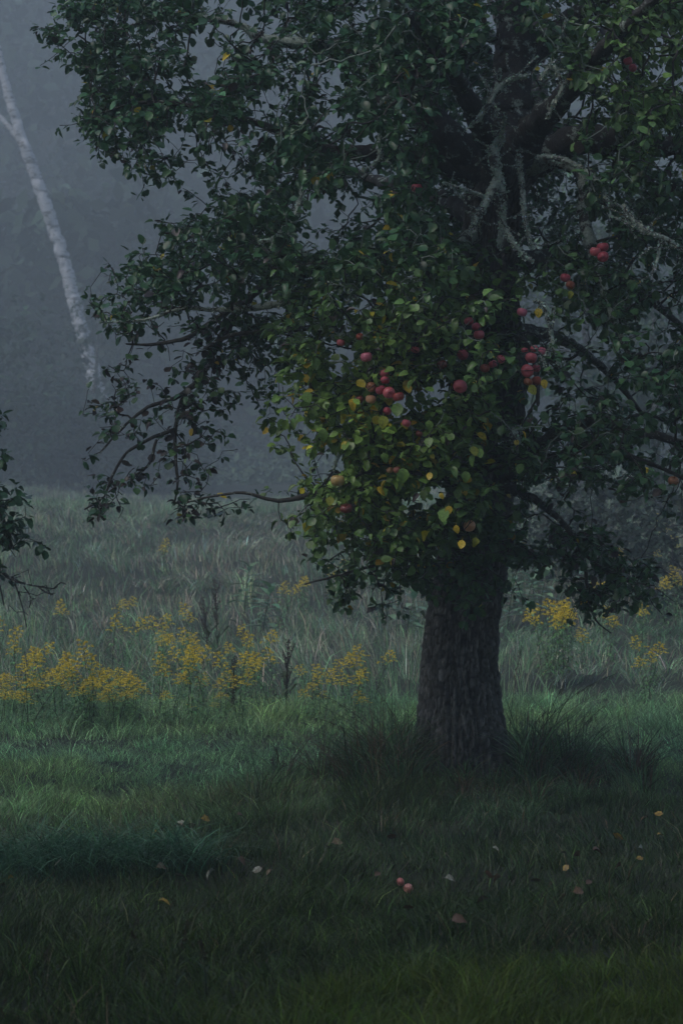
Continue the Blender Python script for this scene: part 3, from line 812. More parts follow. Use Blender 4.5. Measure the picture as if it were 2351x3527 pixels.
for k, (x, y, r, d, c, eye, lab) in enumerate(APPLES):
    R = r / FPX * d
    me = ROT_M if c is BROWN else AM[k % 3]
    o = bpy.data.objects.new('apple', me); C.objects.link(o)
    o.location = P(x, y, d); o.scale = (R, R, R); o.color = (*c, 1)
    if eye: o.rotation_euler = (math.radians(-62 + rr.uniform(-14, 14)), rr.uniform(-0.3, 0.3), rr.uniform(-0.6, 0.6))
    else: o.rotation_euler = (rr.uniform(-0.35, 0.5), rr.uniform(-0.5, 0.5), rr.uniform(0, 6.28))
    tag(o, lab, 'apple', 'apples hanging in the old tree')
    link('stem', STEM_ME, None, o); link('calyx', CAL_ME, None, o)
AP = np.array([(a[0], a[1], a[2], a[3]) for a in APPLES], float)

# leaves that would hang in front of an apple are thinned, as one sees the fruit
q = proj(LP + LD * LS[:, None] * 0.5)
keep = np.ones(len(LP), bool)
for x, y, r, d in AP:
    hit = (np.hypot(q[:, 0] - x, q[:, 1] - y) < r + 9) & (LP[:, 1] < d + 0.02)
    keep &= ~(hit & (rng.random(len(LP)) < 0.93))
# leaves never grow through trunk
tx = np.interp(LP[:, 2], [-0.5, 0.9, 1.6, 2.4, 3.5, 4.2], [0.70, 0.70, 0.78, 0.89, 0.86, 0.94])
keep &= ~((np.hypot(LP[:, 0] - tx, LP[:, 1] - 14) < 0.17) & (LP[:, 2] < 3.6))
keep &= LP[:, 2] > 0.25
LP, LD, LU, LS, LC, q = LP[keep], LD[keep], LU[keep], LS[keep], LC[keep], q[keep]
YG, YY, GG = (0.42, 0.44, 0.06), (0.72, 0.52, 0.05), (0.22, 0.38, 0.09)
SINGLE = [(1061,1240,.058,YY),(1092,1234,.062,YG),(1047,1206,.052,YY),(1030,1162,.055,YY),(935,884,.055,YY),(811,915,.075,YY),(1246,872,.058,YY),(1236,708,.060,YY),(988,1085,.050,YY),(1012,1132,.040,YY),(1310,668,.050,YG),(1184,1010,.040,YY),(1085,1025,.065,YG),(880,955,.080,YG),(912,925,.090,GG),(1070,1082,.070,GG),(926,1075,.095,GG),(1021,1168,.085,GG),(880,1040,.065,GG),(985,965,.070,GG),(740,985,.080,GG),(700,900,.075,GG),(1215,885,.070,YG),(1100,1030,.060,GG),(760,1140,.060,YG)]
for x, y, s, c in SINGLE:
    d = 12.28 if x < 1150 else 12.5
    dv = np.array([rng.normal(0, .25), -.15, -1.0]); LP = np.vstack([LP, P(x, y, d)]); LD = np.vstack([LD, dv]); LU = np.vstack([LU, np.array([rng.normal(0, .25), -1.0, .25])]); LS = np.append(LS, s * .85)
    LC = np.vstack([LC, np.array(c) * np.exp(rng.normal(0, .12))]); q = np.vstack([q, [x, y]])
print('leaves', len(LP))
# the 300 that show largest are leaves of their own
inpic = (q[:, 0] > 20) & (q[:, 0] < 1550) & (q[:, 1] > 20) & (q[:, 1] < 1450)
score = LS / LP[:, 1] * np.abs(LU[:, 1] * 0 + 1) * np.where(inpic, 1, 0) * np.where(((q[:, 0] - 850) / 330) ** 2 + ((q[:, 1] - 1000) / 330) ** 2 < 1, 1.35, 1) - np.clip(LP[:, 1] - 12.6, 0, 5) * 0.004
score[-len(SINGLE):] = 9
top = np.argsort(-score)[:300]
mask = np.zeros(len(LP), bool); mask[top] = True
far_side = (LP[:, 1] > 14.35) | (q[:, 0] > 1700) | (q[:, 1] < -80)          # plainer leaves where they are hidden or out of view
lg = Geo()
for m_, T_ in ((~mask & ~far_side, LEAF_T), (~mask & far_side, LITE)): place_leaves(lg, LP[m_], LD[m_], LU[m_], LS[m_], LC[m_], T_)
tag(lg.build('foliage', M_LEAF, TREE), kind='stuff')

def leafobj_mat():
    """same leaf, colour from the object, with midrib, blotches and autumn spots"""
    m, t, b, o = nodes('big_leaf')
    oi = t.nodes.new('ShaderNodeObjectInfo'); co = t.nodes.new('ShaderNodeTexCoord')
    sp = t.nodes.new('ShaderNodeSeparateXYZ'); t.links.new(co.outputs['Object'], sp.inputs[0])
    ab = t.nodes.new('ShaderNodeMath'); ab.operation = 'ABSOLUTE'; t.links.new(sp.outputs[1], ab.inputs[0])
    rib = ramp(t, ab.outputs[0], [(0.012, (1, 1, 1)), (0.03, (0, 0, 0))])
    n = noise(t, 5, 4, 0.6, coords(t)); sn = noise(t, 9, 2, 0.5, coords(t, (1, 1, 1)))
    c = mixc(t, 1.0, oi.outputs['Color'], ramp(t, n, [(0.3, (0.65,) * 3), (0.7, (1.25,) * 3)]), 'MULTIPLY')
    c = mixc(t, 0.35, c, mixc(t, rib, c, (0.2, 0.26, 0.1)))
    c = mixc(t, ramp(t, sn, [(0.66, (0, 0, 0)), (0.70, (0.8,) * 3)]), c, (0.09, 0.05, 0.02))
    t.links.new(c, b.inputs['Base Color']); b.inputs['Roughness'].default_value = 0.4
    tr = t.nodes.new('ShaderNodeBsdfTranslucent'); t.links.new(c, tr.inputs['Color'])
    mx = t.nodes.new('ShaderNodeMixShader'); mx.inputs[0].default_value = 0.22
    t.links.new(b.outputs[0], mx.inputs[1]); t.links.new(tr.outputs[0], mx.inputs[2]); t.links.new(mx.outputs[0], o.inputs['Surface'])
    return m
M_LEAFO = leafobj_mat()
HL = []
for k, (wd, fo, cu, rg) in enumerate(((0.41, .10, .2, .14), (0.38, .18, .38, .18), (0.43, .07, .1, .16), (0.36, .24, .55, .2), (0.40, .13, -.15, .18))):
    tv, tt, tq = leaf_template(wd, fo, cu, rg, seg=6)
    me = mesh('leaf', tv, [tt, tq]); me.materials.append(M_LEAFO); HL.append(me)
for k, i in enumerate(top):
    x = LD[i] / np.linalg.norm(LD[i]); y = np.cross(LU[i], x); y /= np.linalg.norm(y); z = np.cross(x, y); s = LS[i] * .97
    o = bpy.data.objects.new('leaf', HL[k % 5]); C.objects.link(o)
    M = Matrix(((x[0] * s, y[0] * s, z[0] * s, LP[i][0]), (x[1] * s, y[1] * s, z[1] * s, LP[i][1]), (x[2] * s, y[2] * s, z[2] * s, LP[i][2]), (0, 0, 0, 1)))
    o.parent = TREE; o.matrix_local = M; o.color = (*LC[i], 1)

# ------------------------------------------------------------------ generic small tree, for the neighbours
def simple_tree(name, base, limbs, clusters, label, group=None, leaf_size=0.06, colour=(0.025, 0.05, 0.03), trunk_mat=M_LIMB, lmat=M_LEAF, nleaf=7, lite=True, step=0.1, sag=0.15, bare=None, cat='tree', twc=(0.05, 0.046, 0.044)):
    root = empty(name, base); tag(root, label, cat, group); b = np.array(base)
    sk = Skeleton(40000)
    for k, pts in enumerate(limbs):
        pts = [(p[0] - b[0], p[1] - b[1], p[2] - b[2], p[3]) for p in pts]
        s = limb('trunk' if k == 0 else 'limb', root, pts, trunk_mat, step=max(0.03, step * 0.6)); sk.polyline(s[::2])
    A = np.asarray(clusters) - b
    dmin = np.array([np.min(np.sum((sk.p[:sk.n] - a) ** 2, 1)) for a in A])
    P_, D_, U_, S_, C_ = [], [], [], [], []
    for i in np.argsort(dmin):
        li, dv = sk.reach(A[i], step=step, sag=sag, zig=0.4)
        if bare is not None and bare[i]: continue
        n = rng.integers(max(2, nleaf - 3), nleaf + 3)
        pos = np.repeat(sk.p[li][None], n, 0); q = sk.par[li]
        for k in range(n):
            if k > n * 0.4 and q >= 0 and not sk.bough[q]: pos[k] = sk.p[q]; q = sk.par[q]
        o_ = unit(n) + dv * 0.5; o_[:, 2] = o_[:, 2] * 0.7 - 0.5 * rng.random(n); o_ /= np.linalg.norm(o_, axis=1)[:, None]
        sz = rng.uniform(0.65, 1.2, n) * leaf_size
        P_.append(pos + o_ * sz[:, None] * 0.42); D_.append(o_); U_.append(unit(n) * 0.5 + np.array([0, -0.2, 1.0])); S_.append(sz); C_.append(palette(colour, n, 0.3))
    g = Geo(); sk.build(g, lambda p: np.array(twc)); tag(g.build('twigs', M_TWIG, root), kind='stuff')
    g = Geo(); place_leaves(g, np.concatenate(P_), np.concatenate(D_), np.concatenate(U_), np.concatenate(S_), np.concatenate(C_), LITE if lite else LEAF_T)
    tag(g.build('foliage', lmat, root), kind='stuff')
    return root

# neighbouring apple tree: only branch ends come into the picture at the left edge
def left_tree():
    X0, D = -3.55, 13.6
    lm = [[(X0, D, -0.2, .2), (X0 + .05, D, .8, .17), (X0 - .05, D, 1.7, .16), (X0, D, 2.6, .12), (X0 + .1, D, 4.0, .06), (X0, D, 5.2, .02)]]
    def q(*a): return [(*P(x, y, d), r / 400) for x, y, d, r in a]
    lm.append([(X0, D, 1.8, .10), (X0 + .5, D - .1, 2.3, .07)] + q((-180, 960, 13.5, 16), (-60, 1080, 13.4, 10), (0, 1180, 13.4, 6), (30, 1260, 13.4, 3.5)))
    lm.append([(X0, D, 1.6, .09), (X0 + .5, D - .1, 1.9, .06)] + q((-160, 1150, 13.4, 12), (-60, 1230, 13.4, 8), (0, 1310, 13.4, 3.6), (38, 1335, 13.4, 2.6), (90, 1347, 13.4, 1.8), (124, 1352, 13.4, 1.4), (133, 1345, 13.4, 1.1)))
    lm.append(q((30, 1325, 13.4, 2.3), (42, 1360, 13.4, 1.7), (55, 1405, 13.4, 1.4), (62, 1440, 13.4, 1)))
    lm.append(q((36, 1330, 13.4, 2.5), (58, 1350, 13.4, 2), (72, 1375, 13.4, 1.8), (68, 1395, 13.4, 1.4)))
    lm.append(q((-20, 1300, 13.4, 3), (0, 1345, 13.4, 2.2), (10, 1390, 13.4, 1.5)))
    lm.append(q((88, 1347, 13.4, 2), (105, 1360, 13.4, 1.8), (122, 1366, 13.4, 1.3)))
    lm.append(q((124, 1352, 13.4, 1.8), (140, 1338, 13.4, 1.6), (152, 1342, 13.4, 1.2)))
    lm.append([(X0, D, 2.6, .10), (X0 + .4, D, 3.1, .06)] + q((-250, 700, 13.5, 12), (-120, 820, 13.4, 7), (-30, 920, 13.4, 4)))
    lm.append([(X0, D, 2.4, .10), (X0 - .8, D + .2, 3.3, .06), (X0 - 1.6, D, 3.6, .03)])
    lm.append([(X0, D, 2.9, .09), (X0 - .2, D - 1.0, 3.6, .06), (X0 + .2, D - 2.0, 3.8, .03)])
    lm.append([(X0, D, 2.9, .09), (X0 - .2, D + 1.0, 3.6, .06), (X0 + .2, D + 1.8, 3.9, .03)])
    cl = []
    R = np.random.default_rng(3)
    for x0, x1, y0, y1, n in ((-80, -4, 930, 1100, 22), (-60, 20, 1100, 1180, 12), (15, 62, 1110, 1200, 7), (0, 60, 1190, 1265, 7), (-60, 30, 1180, 1280, 10), (70, 112, 1240, 1270, 3), (-80, 0, 1280, 1330, 8), (-8, 4, 940, 975, 2), (-8, 8, 1035, 1060, 3)):
        for _ in range(n): cl.append(P(R.uniform(x0, x1), R.uniform(y0, y1), 13.4 + R.normal(0, .12)))
    nb_ = len(cl)
    for x0, x1, y0, y1, n in ((-10, 75, 1300, 1345, 12), (10, 70, 1345, 1420, 9), (70, 140, 1325, 1375, 9), (0, 60, 1200, 1300, 10)):
        for _ in range(n): cl.append(P(R.uniform(x0, x1), R.uniform(y0, y1), 13.4 + R.normal(0, .08)))
    nb2_ = len(cl)
    for _ in range(1500):
        v = R.normal(size=3); v /= np.linalg.norm(v); v *= np.array([1.75, 2.2, 1.7]) * R.random() ** 0.4
        p = np.array([X0 - .2, D, 3.4]) + v
        if proj(p)[0] > -110 - 60 * R.random() or p[2] < 1.1: continue
        cl.append(p)
    simple_tree('apple_tree', (X0, D, 0), lm, cl, 'neighbouring apple tree, only leafy and bare branch ends reach in at the left edge', None, 0.05, colour=(0.04, 0.11, 0.05), lite=False, bare=[nb_ <= i < nb2_ for i in range(len(cl))])
left_tree()

# unseen trees added round the viewpoint, shaped to shade the foreground and near haze
def shade_tree(X, Y, R_, top, seed, label):
    low = 4.0 if abs(X) < 5 else 2.6
    R = np.random.default_rng(seed)
    lm = [[(X, Y, -.2, .22), (X + .05, Y, 1.5, .18), (X, Y + .1, 3.4, .15), (X, Y, top * .8, .05)]]
    for k in range(8):
        a = k * .785 + seed; lm.append([(X, Y, 3.0 + .15 * k, .09), (X + math.cos(a) * R_ * .5, Y + math.sin(a) * R_ * .5, 5.2, .06), (X + math.cos(a) * R_ * .95, Y + math.sin(a) * R_ * .95, 5.6, .02)])
    v = R.normal(size=(1100, 3)); v /= np.linalg.norm(v, axis=1)[:, None]; v *= R.random((1100, 1)) ** .45
    c = v * np.array([R_, R_, (top - low) / 2]) + np.array([X, Y, (top + low) / 2])
    c = c[c[:, 2] > np.where(np.abs(c[:, 0]) < 4.5, np.maximum(1.6 + .30 * np.maximum(c[:, 1], 0) + .6, 3.6), .8)]
    simple_tree('apple_tree', (X, Y, 0), lm, c, label, None, .15, (0.03, 0.055, 0.03), nleaf=9, step=.3)  # same object name as the real apple trees, but added for shade
shade_tree(-3.6, 2.5, 6.2, 9.0, 5, 'spreading shade tree added out of view, left of the place the picture is taken from')
shade_tree(3.8, 3.0, 6.2, 9.5, 6, 'spreading shade tree added out of view, right of the place the picture is taken from')
shade_tree(-9.0, 0.0, 5.4, 14.5, 8, 'tall shade tree added out of view, farther to the left of the viewpoint')
shade_tree(9.5, 1.0, 5.4, 12.5, 9, 'tall shade tree added out of view, farther to the right of the viewpoint')
shade_tree(-14.5, 5.0, 4.4, 12.5, 10, 'outermost tall shade tree added out of view at the far left of the near side')
shade_tree(14.0, 7.0, 4.6, 12.0, 11, 'outermost tall shade tree added out of view at the far right of the near side')
shade_tree(-4.5, -10.0, 5.4, 14.0, 12, 'tall shade tree added out of view well behind the viewpoint, to its left')
shade_tree(6.0, -9.5, 5.4, 13.0, 13, 'tall shade tree added out of view well behind the viewpoint, to its right')
shade_tree(0.4, -4.5, 5.5, 9.5, 7, 'spreading shade tree added out of view behind the place the picture is taken from')

# ------------------------------------------------------------------ birch, far wood, saplings and bushes in the mist
def birch():
    m, t, b, o = nodes('birch_bark')
    v = coords(t, (1, 1, 3.2)); n = noise(t, 2.6, 5, 0.7, v); n2 = noise(t, 9, 4, 0.6, coords(t, (0.6, 0.6, 4)))
    c = ramp(t, n, [(0.40, (0.05, 0.05, 0.05)), (0.47, (0.42, 0.42, 0.44))])
    c = mixc(t, ramp(t, n2, [(0.30, (0.75,) * 3), (0.42, (0, 0, 0))]), c, (0.16, 0.14, 0.13))
    t.links.new(c, b.inputs['Base Color']); b.inputs['Roughness'].default_value = 0.6
    D = 88.0
    base = P(296, 1180, D); base[2] = float(ground_z(base[0], D))
    root = empty('birch_tree', base); tag(root, 'leaning white birch trunk, ghostly in the mist at the upper left', 'birch')
    f = D / FPX
    def L(pts): return [(*(P(x, y, D + dz) - base), r * f) for x, y, r, dz in pts]
    f *= .87
    s = limb('trunk', root, [(0, 0, -0.3, .17)] + L([(278, 1090, 19, 0), (250, 980, 18.5, 0), (222, 880, 18, 0), (190, 770, 17.5, 0), (168, 680, 17, 0), (145, 590, 16.5, 0), (118, 510, 16.5, 0), (88, 420, 16, 0), (55, 330, 14.5, 0), (28, 245, 13, 0), (10, 180, 11, 0), (-6, 110, 9, 0), (-30, 20, 7, 0), (-60, -80, 4, 0)]), m, bumpy=0.06, step=0.12)
    limb('limb', root, L([(44, 318, 9, 0), (22, 292, 7, 0), (0, 268, 6, .1), (-40, 225, 4, .2), (-90, 180, 2, .3)]), m, bumpy=0.06, step=0.12)
    0 and limb('limb', root, L([(150, 610, 5, 0), (175, 560, 4, .3), (215, 500, 2.5, .8), (240, 440, 1.2, 1)]), m, bumpy=0.06, step=0.12)
birch()

def far_wood():
    g = Geo(); R = np.random.default_rng(21)
    for row in range(20):
        Y0 = 98 + row * 5.4; hw = .155 * Y0 + 12; n = int(hw * 2 / 6.2)
        for k in range(n):
            X = -hw + 2 * hw * (k + .5 + (row % 2) * .5) / n + R.normal(0, 1.3); Y = Y0 + R.normal(0, 1.6); H = R.uniform(11, 17); z0 = float(ground_z(X, Y))
            if row < 2: H *= .6 + .3 * R.random()
            tube(g, np.array([(X, Y, z0 - .3), (X + R.normal(0, .3), Y, z0 + H * .5), (X + R.normal(0, .5), Y, z0 + H * .9)]), np.array([.25, .16, .05]), 5, (0.05, 0.045, 0.04))
            m = 430 if row > 3 else 800
            lob = R.normal(0, 1, (20, 3)) * np.array([1.9, 1.6, H * .22]) + np.array([X, Y, z0 + H * .58])
            c = lob[R.integers(0, 20, m)] + R.normal(0, 1, (m, 3)) * .75
            c[:, 2] = np.where(c[:, 2] > z0 + H, z0 + H - R.random(m) * 2, np.maximum(c[:, 2], z0 + .2 + R.random(m) * 2))
            a = R.normal(0, 1, (m, 3)); a /= np.linalg.norm(a, axis=1)[:, None]; b = np.cross(a, R.normal(0, 1, (m, 3))); b /= np.linalg.norm(b, axis=1)[:, None]
            s = R.uniform(.26, .6, (m, 1))
            V = np.stack([c - a * s, c + b * s * .7, c + a * s, c - b * s * .7], 1).reshape(-1, 3)
            col = np.repeat(np.exp(R.normal(0, .3, (m, 1))) * np.array([[0.03, 0.05, 0.03]]) * (.7 + .7 * R.random()), 4, 0)
            g.add(V, None, np.arange(m * 4).reshape(-1, 4), col)
    tag(g.build('far_wood', M_FARLEAF, smooth=False), kind='stuff')
far_wood()
def undergrowth():
    R = np.random.default_rng(33); g = Geo()
    for k in range(150):
        Y = R.uniform(82, 103); X = R.uniform(-1, 1) * (.15 * Y + 8); H = R.uniform(.3, 1.3) * (1 + 1.2 * (R.random() < .25)) * (.5 + (Y - 82) / 20); m = int(60 + 90 * H); W = R.uniform(.6, 1.8); z0 = float(ground_z(X, Y))
        c = np.stack([X + R.normal(0, W, m), Y + R.normal(0, .6, m), z0 + H * R.random(m) ** 1.3], -1)
        a = R.normal(0, 1, (m, 3)); a /= np.linalg.norm(a, axis=1)[:, None]; b = np.cross(a, R.normal(0, 1, (m, 3))); b /= np.linalg.norm(b, axis=1)[:, None]
        s_ = R.uniform(.06, .18, (m, 1)); V = np.stack([c - a * s_, c + b * s_ * .6, c + a * s_, c - b * s_ * .6], 1).reshape(-1, 3)
        g.add(V, None, np.arange(m * 4).reshape(-1, 4), np.repeat(np.exp(R.normal(0, .3, (m, 1))) * np.array([[0.09, 0.13, 0.08]]) * (.6 + .8 * R.random()), 4, 0))
    tag(g.build('undergrowth', M_FARLEAF, smooth=False), kind='stuff')
undergrowth()

def crown_clusters(cx, cy, cz, rx, ry, rz, n, seed):
    R = np.random.default_rng(seed); v = R.normal(size=(n, 3)); v /= np.linalg.norm(v, axis=1)[:, None]
    v *= (0.35 + 0.65 * R.random((n, 1)) ** 0.6); v *= 1 + 0.25 * np.sin(3 * np.arctan2(v[:, :1], v[:, 1:2]) + seed)
    return v * np.array([rx, ry, rz]) + np.array([cx, cy, cz])

def sapling(px, d, h, rx, n, seed, label, colour, cat='tree', name='sapling', low=0.12, lsz=0.17):
    x = (px - 784) * d / FPX; z = float(ground_z(x, d)); R = np.random.default_rng(seed)
    lm = [[(x, d, z - .2, .05 + h * .008), (x + R.normal(0, .1), d, z + h * .4, .035 + h * .006), (x + R.normal(0, .15), d, z + h * .92, .012)]]
    for k in range(5):
        a = k * 1.3 + seed; hh = z + h * (low + .12 * k)
        lm.append([(x, d, hh, .025), (x + math.cos(a) * rx * .4, d + math.sin(a) * rx * .4, hh + .25 * h * .3, .018), (x + math.cos(a) * rx * .8, d + math.sin(a) * rx * .8, hh + h * .12, .008)])
    cl = crown_clusters(x, d, z + h * (low + 1) / 2, rx, rx, h * (1 - low) / 2, n, seed)
    cl[:, 2] = np.maximum(cl[:, 2], z + .15)
    return simple_tree(name, (x, d, z), lm, cl, label, None, lsz, colour, lmat=M_PLANT, nleaf=9, step=.22, cat=cat)
sapling(150, 80, 3.6, 3.2, 420, 41, 'broad misty thicket left of the foot of the leaning birch', (0.035, 0.065, 0.04), 'bush', 'bush', .0, .26)
sapling(300, 79, 3.4, 3.0, 400, 42, 'broad misty thicket hiding the foot of the leaning birch', (0.035, 0.06, 0.04), 'bush', 'bush', .0, .26)
sapling(-10, 76, 6.0, 3.2, 300, 43, 'tall pale misty thicket at the left edge beyond the meadow', (0.04, 0.07, 0.04), 'bush', 'bush', .0, .26)
sapling(215, 82, 7.2, 1.9, 330, 49, 'thin-leaved young tree veiling the lower trunk of the leaning birch', (0.035, 0.06, 0.04), 'tree', 'sapling', .1, .11)
sapling(1330, 50, 8.0, 2.6, 520, 44, 'pale green bushy tree in mist seen through gaps right of the trunk', (0.07, 0.12, 0.06))
sapling(1510, 44, 5.0, 1.9, 400, 45, 'dim green bushy tree in mist near the right edge above the goldenrod', (0.045, 0.085, 0.045))
sapling(1400, 30, 1.7, 1.1, 330, 46, 'dark green bush in mist behind the low right branches of the apple tree', (0.03, 0.05, 0.03), 'bush', 'bush', .1, .08)
sapling(1590, 28, 2.0, 1.1, 300, 47, 'dark bush with a ragged top cut by the right edge of the picture', (0.03, 0.05, 0.03), 'bush', 'bush', .1, .08)
sapling(1250, 32, 1.5, 1.0, 260, 48, 'low dark bush in mist just right of the apple trunk', (0.03, 0.055, 0.035), 'bush', 'bush', .1, .08)

# ------------------------------------------------------------------ grass
def blades(x, y, h, wd, lean, az, col, seg=2, zoff=-0.01, droop=0.6, tipcol=1.25):
    """blades as tapering curved strips; every argument an array over the blades"""
    n = len(x); z = ground_z(x, y) + zoff
    ca, sa = np.cos(az), np.sin(az)
    # width runs roughly across the view but turned at random
    wa = rng.uniform(0, math.pi, n); wx, wy = np.cos(wa), np.sin(wa) * 0.6
    rows = []; cols = []
    for k in range(seg + 1):
        t = k / seg
        ww = wd * (1 - t) ** 0.7 if k < seg else wd * 0
        out_ = lean * h * (t ** 1.6)
        zz = z + h * (t - droop * lean * t ** 2.4 * 0.55)
        cx = x + ca * out_; cy_ = y + sa * out_
        cc = col * (0.75 + (tipcol - 0.75) * t)
        if k < seg:
            rows.append(np.stack([cx - wx * ww / 2, cy_ - wy * ww / 2, zz], -1)); rows.append(np.stack([cx + wx * ww / 2, cy_ + wy * ww / 2, zz], -1))
            cols += [cc, cc]
        else: rows.append(np.stack([cx, cy_, zz], -1)); cols.append(cc)
    m = 2 * seg + 1
    V = np.stack(rows, 1).reshape(-1, 3); Cc = np.stack(cols, 1).reshape(-1, 3)
    b = (np.arange(n) * m)[:, None]
    Q = [b + np.array([[2 * k, 2 * k + 1, 2 * k + 3, 2 * k + 2]]) for k in range(seg - 1)]
    T = b + np.array([[2 * seg - 2, 2 * seg - 1, 2 * seg]])
    return V, (np.concatenate(Q) if Q else np.zeros((0, 4), int)), T, Cc

def field(name, n, y0, y1, fn, seg=2, power=1.0, margin=0.9, tuft=0.0, tsize=.03, mat=None):
    """scatter over the wedge the camera sees and a margin either side; fn(x, y) -> h, wd, lean, az, col, keep"""
    u = rng.random(n)
    y = y0 * (y1 / y0) ** u if power == 0 else (y0 ** (1 + power) + u * (y1 ** (1 + power) - y0 ** (1 + power))) ** (1 / (1 + power))
    hw = 0.142 * y + margin
    x = rng.uniform(-1, 1, n) * hw
    o_ = rng.random(n) < .2                      # sparser grass goes on beyond both sides of the view
    x = np.where(o_, np.sign(x) * (hw + 2.0 * rng.random(n)), x)
    ang = None
    if tuft:
        nt = n // 34; c = rng.integers(0, nt, n); k = np.where(rng.random(n) < tuft)[0]; ang = np.full(n, np.nan)
        ox, oy = rng.normal(0, 1, (2, n)) * rng.uniform(.5, 1.5, nt)[c] * tsize
        th = rng.uniform(.65, 1.65, nt)[c]; tc = np.exp(rng.normal(0, .28, (nt, 1)))[c] * np.exp(rng.normal(0, .07, (nt, 3)))[c]
        x[k] = x[:nt][c[k]] + ox[k]; y[k] = y[:nt][c[k]] + oy[k]; ang[k] = np.arctan2(oy[k], ox[k])
    h, wd, lean, az, col, keep = fn(x, y)
    if tuft:
        az[k] = np.where(rng.random(len(k)) < .7, ang[k] + rng.normal(0, .5, len(k)), az[k]); h[k] *= th[k]; col[k] *= tc[k]
    V, Q, T, Cc = blades(x[keep], y[keep], h[keep], wd[keep], lean[keep], az[keep], col[keep], seg)
    me = mesh(name, V, [T] + ([Q] if len(Q) else []), Cc)
    return tag(link(name, me, mat or M_GRASS), kind='stuff')

def mix3(a, b, f): return np.asarray(a)[None] * (1 - f[:, None]) + np.asarray(b)[None] * f[:, None]
def short_grass(x, y):
    n = len(x)
    c1 = fbm(x * 1.1, y * .7, 31); c2 = fbm(x * 3.7, y * 2.2, 33); c3 = fbm(x * .5, y * .35, 37)
    dew_lit = np.clip((y - 11.5 - 1.35 * np.clip((x + 1.3) / 1.3, 0, 1) + 3.0 * (fbm(x * .9 + 2, y * 1.1, 47) - .5)) / 2.6, 0, 1)  # pale dewy grass, with the edge of the tree's shade painted into its colour
    h = (0.07 + 0.10 * np.clip((c2 - .3) * 2.2, 0, 1)) * (0.75 + .5 * c1) * rng.uniform(.5, 1.25, n)
    h *= 1 - .35 * dew_lit * (y < 17)
    # tousled: combed in swirls
    az = 2 * math.pi * fbm(x * .8 + 5, y * .6, 41) * 2.2 + rng.normal(0, 1.0, n)
    lean = np.clip(rng.normal(.75, .3, n), .1, 1.4)
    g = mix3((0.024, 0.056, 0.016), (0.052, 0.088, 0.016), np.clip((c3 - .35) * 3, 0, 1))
    g = g * (1 - dew_lit[:, None]) + dew_lit[:, None] * mix3((0.25, 0.46, 0.22), (0.29, 0.45, 0.16), np.clip((c1 - .3) * 2.5, 0, 1))
    dry = rng.random(n) < .05 + .22 * np.clip((fbm(x * 1.4, y * 1.1, 51) - .55) * 5, 0, 1) * (1 - .6 * dew_lit)
    g[dry] = palette((0.11, 0.085, 0.045), int(dry.sum()), .3)
    g = g * np.exp(rng.normal(0, .55, (n, 1)))
    # worn, littered strip under the tree and the brighter yellow-green front edge
    thin = np.exp(-((y - 10.3) / .5) ** 2) * np.clip((fbm(x * 1.3, y * 1.3, 61) - .4) * 4, 0, 1)
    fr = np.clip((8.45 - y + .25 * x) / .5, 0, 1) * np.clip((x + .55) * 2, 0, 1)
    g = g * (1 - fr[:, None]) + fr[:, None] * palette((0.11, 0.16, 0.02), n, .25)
    hole = np.exp(-((x - .70) / .15) ** 2 - ((y - 9.95) / .2) ** 2)
    keep = (rng.random(n) > thin * .6) & (rng.random(n) > hole * 1.3) & (np.hypot(x - .70, y - 14) > .26)
    wd = rng.uniform(.0022, .0060, n)
    return h, wd, lean, az, g, keep
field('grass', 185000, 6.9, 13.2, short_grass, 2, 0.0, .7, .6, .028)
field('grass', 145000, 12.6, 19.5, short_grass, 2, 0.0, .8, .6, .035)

MEADOW_Y = lambda x: 16.3 + 2.6 * fbm(np.asarray(x) * .9 + 7, np.asarray(x) * 0 + 3.3, 91) + .8 * np.clip(np.asarray(x) / 2, -.7, 1.6)
def meadow(x, y):
    n = len(x)
    c1 = fbm(x * .8, y * .35, 71); c2 = fbm(x * 2.2, y * 1.1, 73)
    e = MEADOW_Y(x); rise = np.clip((y - e) / 3.5 * (.6 + 1.2 * fbm(x * .7, y * .5, 79)), 0, 1)
    h = (.10 + .30 * rise * (0.25 + 1.1 * c2)) * rng.uniform(.6, 1.25, n)
    h = h * (1 - .45 * np.clip((y - 21) / 6, 0, 1)) * (1 - .38 * np.clip((x - .1) * 2, 0, 1) * (y < 26))
    az = 2 * math.pi * fbm(x * .4 + 9, y * .3, 75) * 1.5 + rng.normal(0, .9, n)
    lean = np.clip(rng.normal(.35 + .8 * np.clip((fbm(x * .9, y * .5, 81) - .45) * 4, 0, 1), .28, n), .03, 1.3)
    g = mix3((0.19, 0.38, 0.18), (0.28, 0.42, 0.22), np.clip((c1 - .3) * 2.5, 0, 1))
    tan = np.clip((fbm(x * .5, y * .22, 77) - .45) * 4, 0, 1)
    far = np.clip((y - 23) / 8, 0, 1)
    g = g * (1 - .25 * far[:, None])
    dry = rng.random(n) < (.08 + .35 * tan) * (.25 + .75 * rise) + .25 * far
    g[dry] = palette((0.42, 0.39, 0.27), int(dry.sum()), .3) * (1 - .25 * far[dry][:, None])
    pale = rng.random(n) < .10 * (c2 > .5)
    g[pale] = palette((0.32, 0.42, 0.34), int(pale.sum()), .2)
    g = g * np.exp(rng.normal(0, .38, (n, 1)))
    wd = rng.uniform(.003, .008, n) * (1 + 1.6 * np.clip((y - 20) / 20, 0, 1))
    keep = (y > e - 1.6 + 2.2 * rng.random(n)) & (rng.random(n) < .35 + .65 * rise)
    return h, wd, lean, az, g, keep
field('meadow_grass', 185000, 16.0, 75, meadow, 2, 0.1, 2.0, .6, .07)

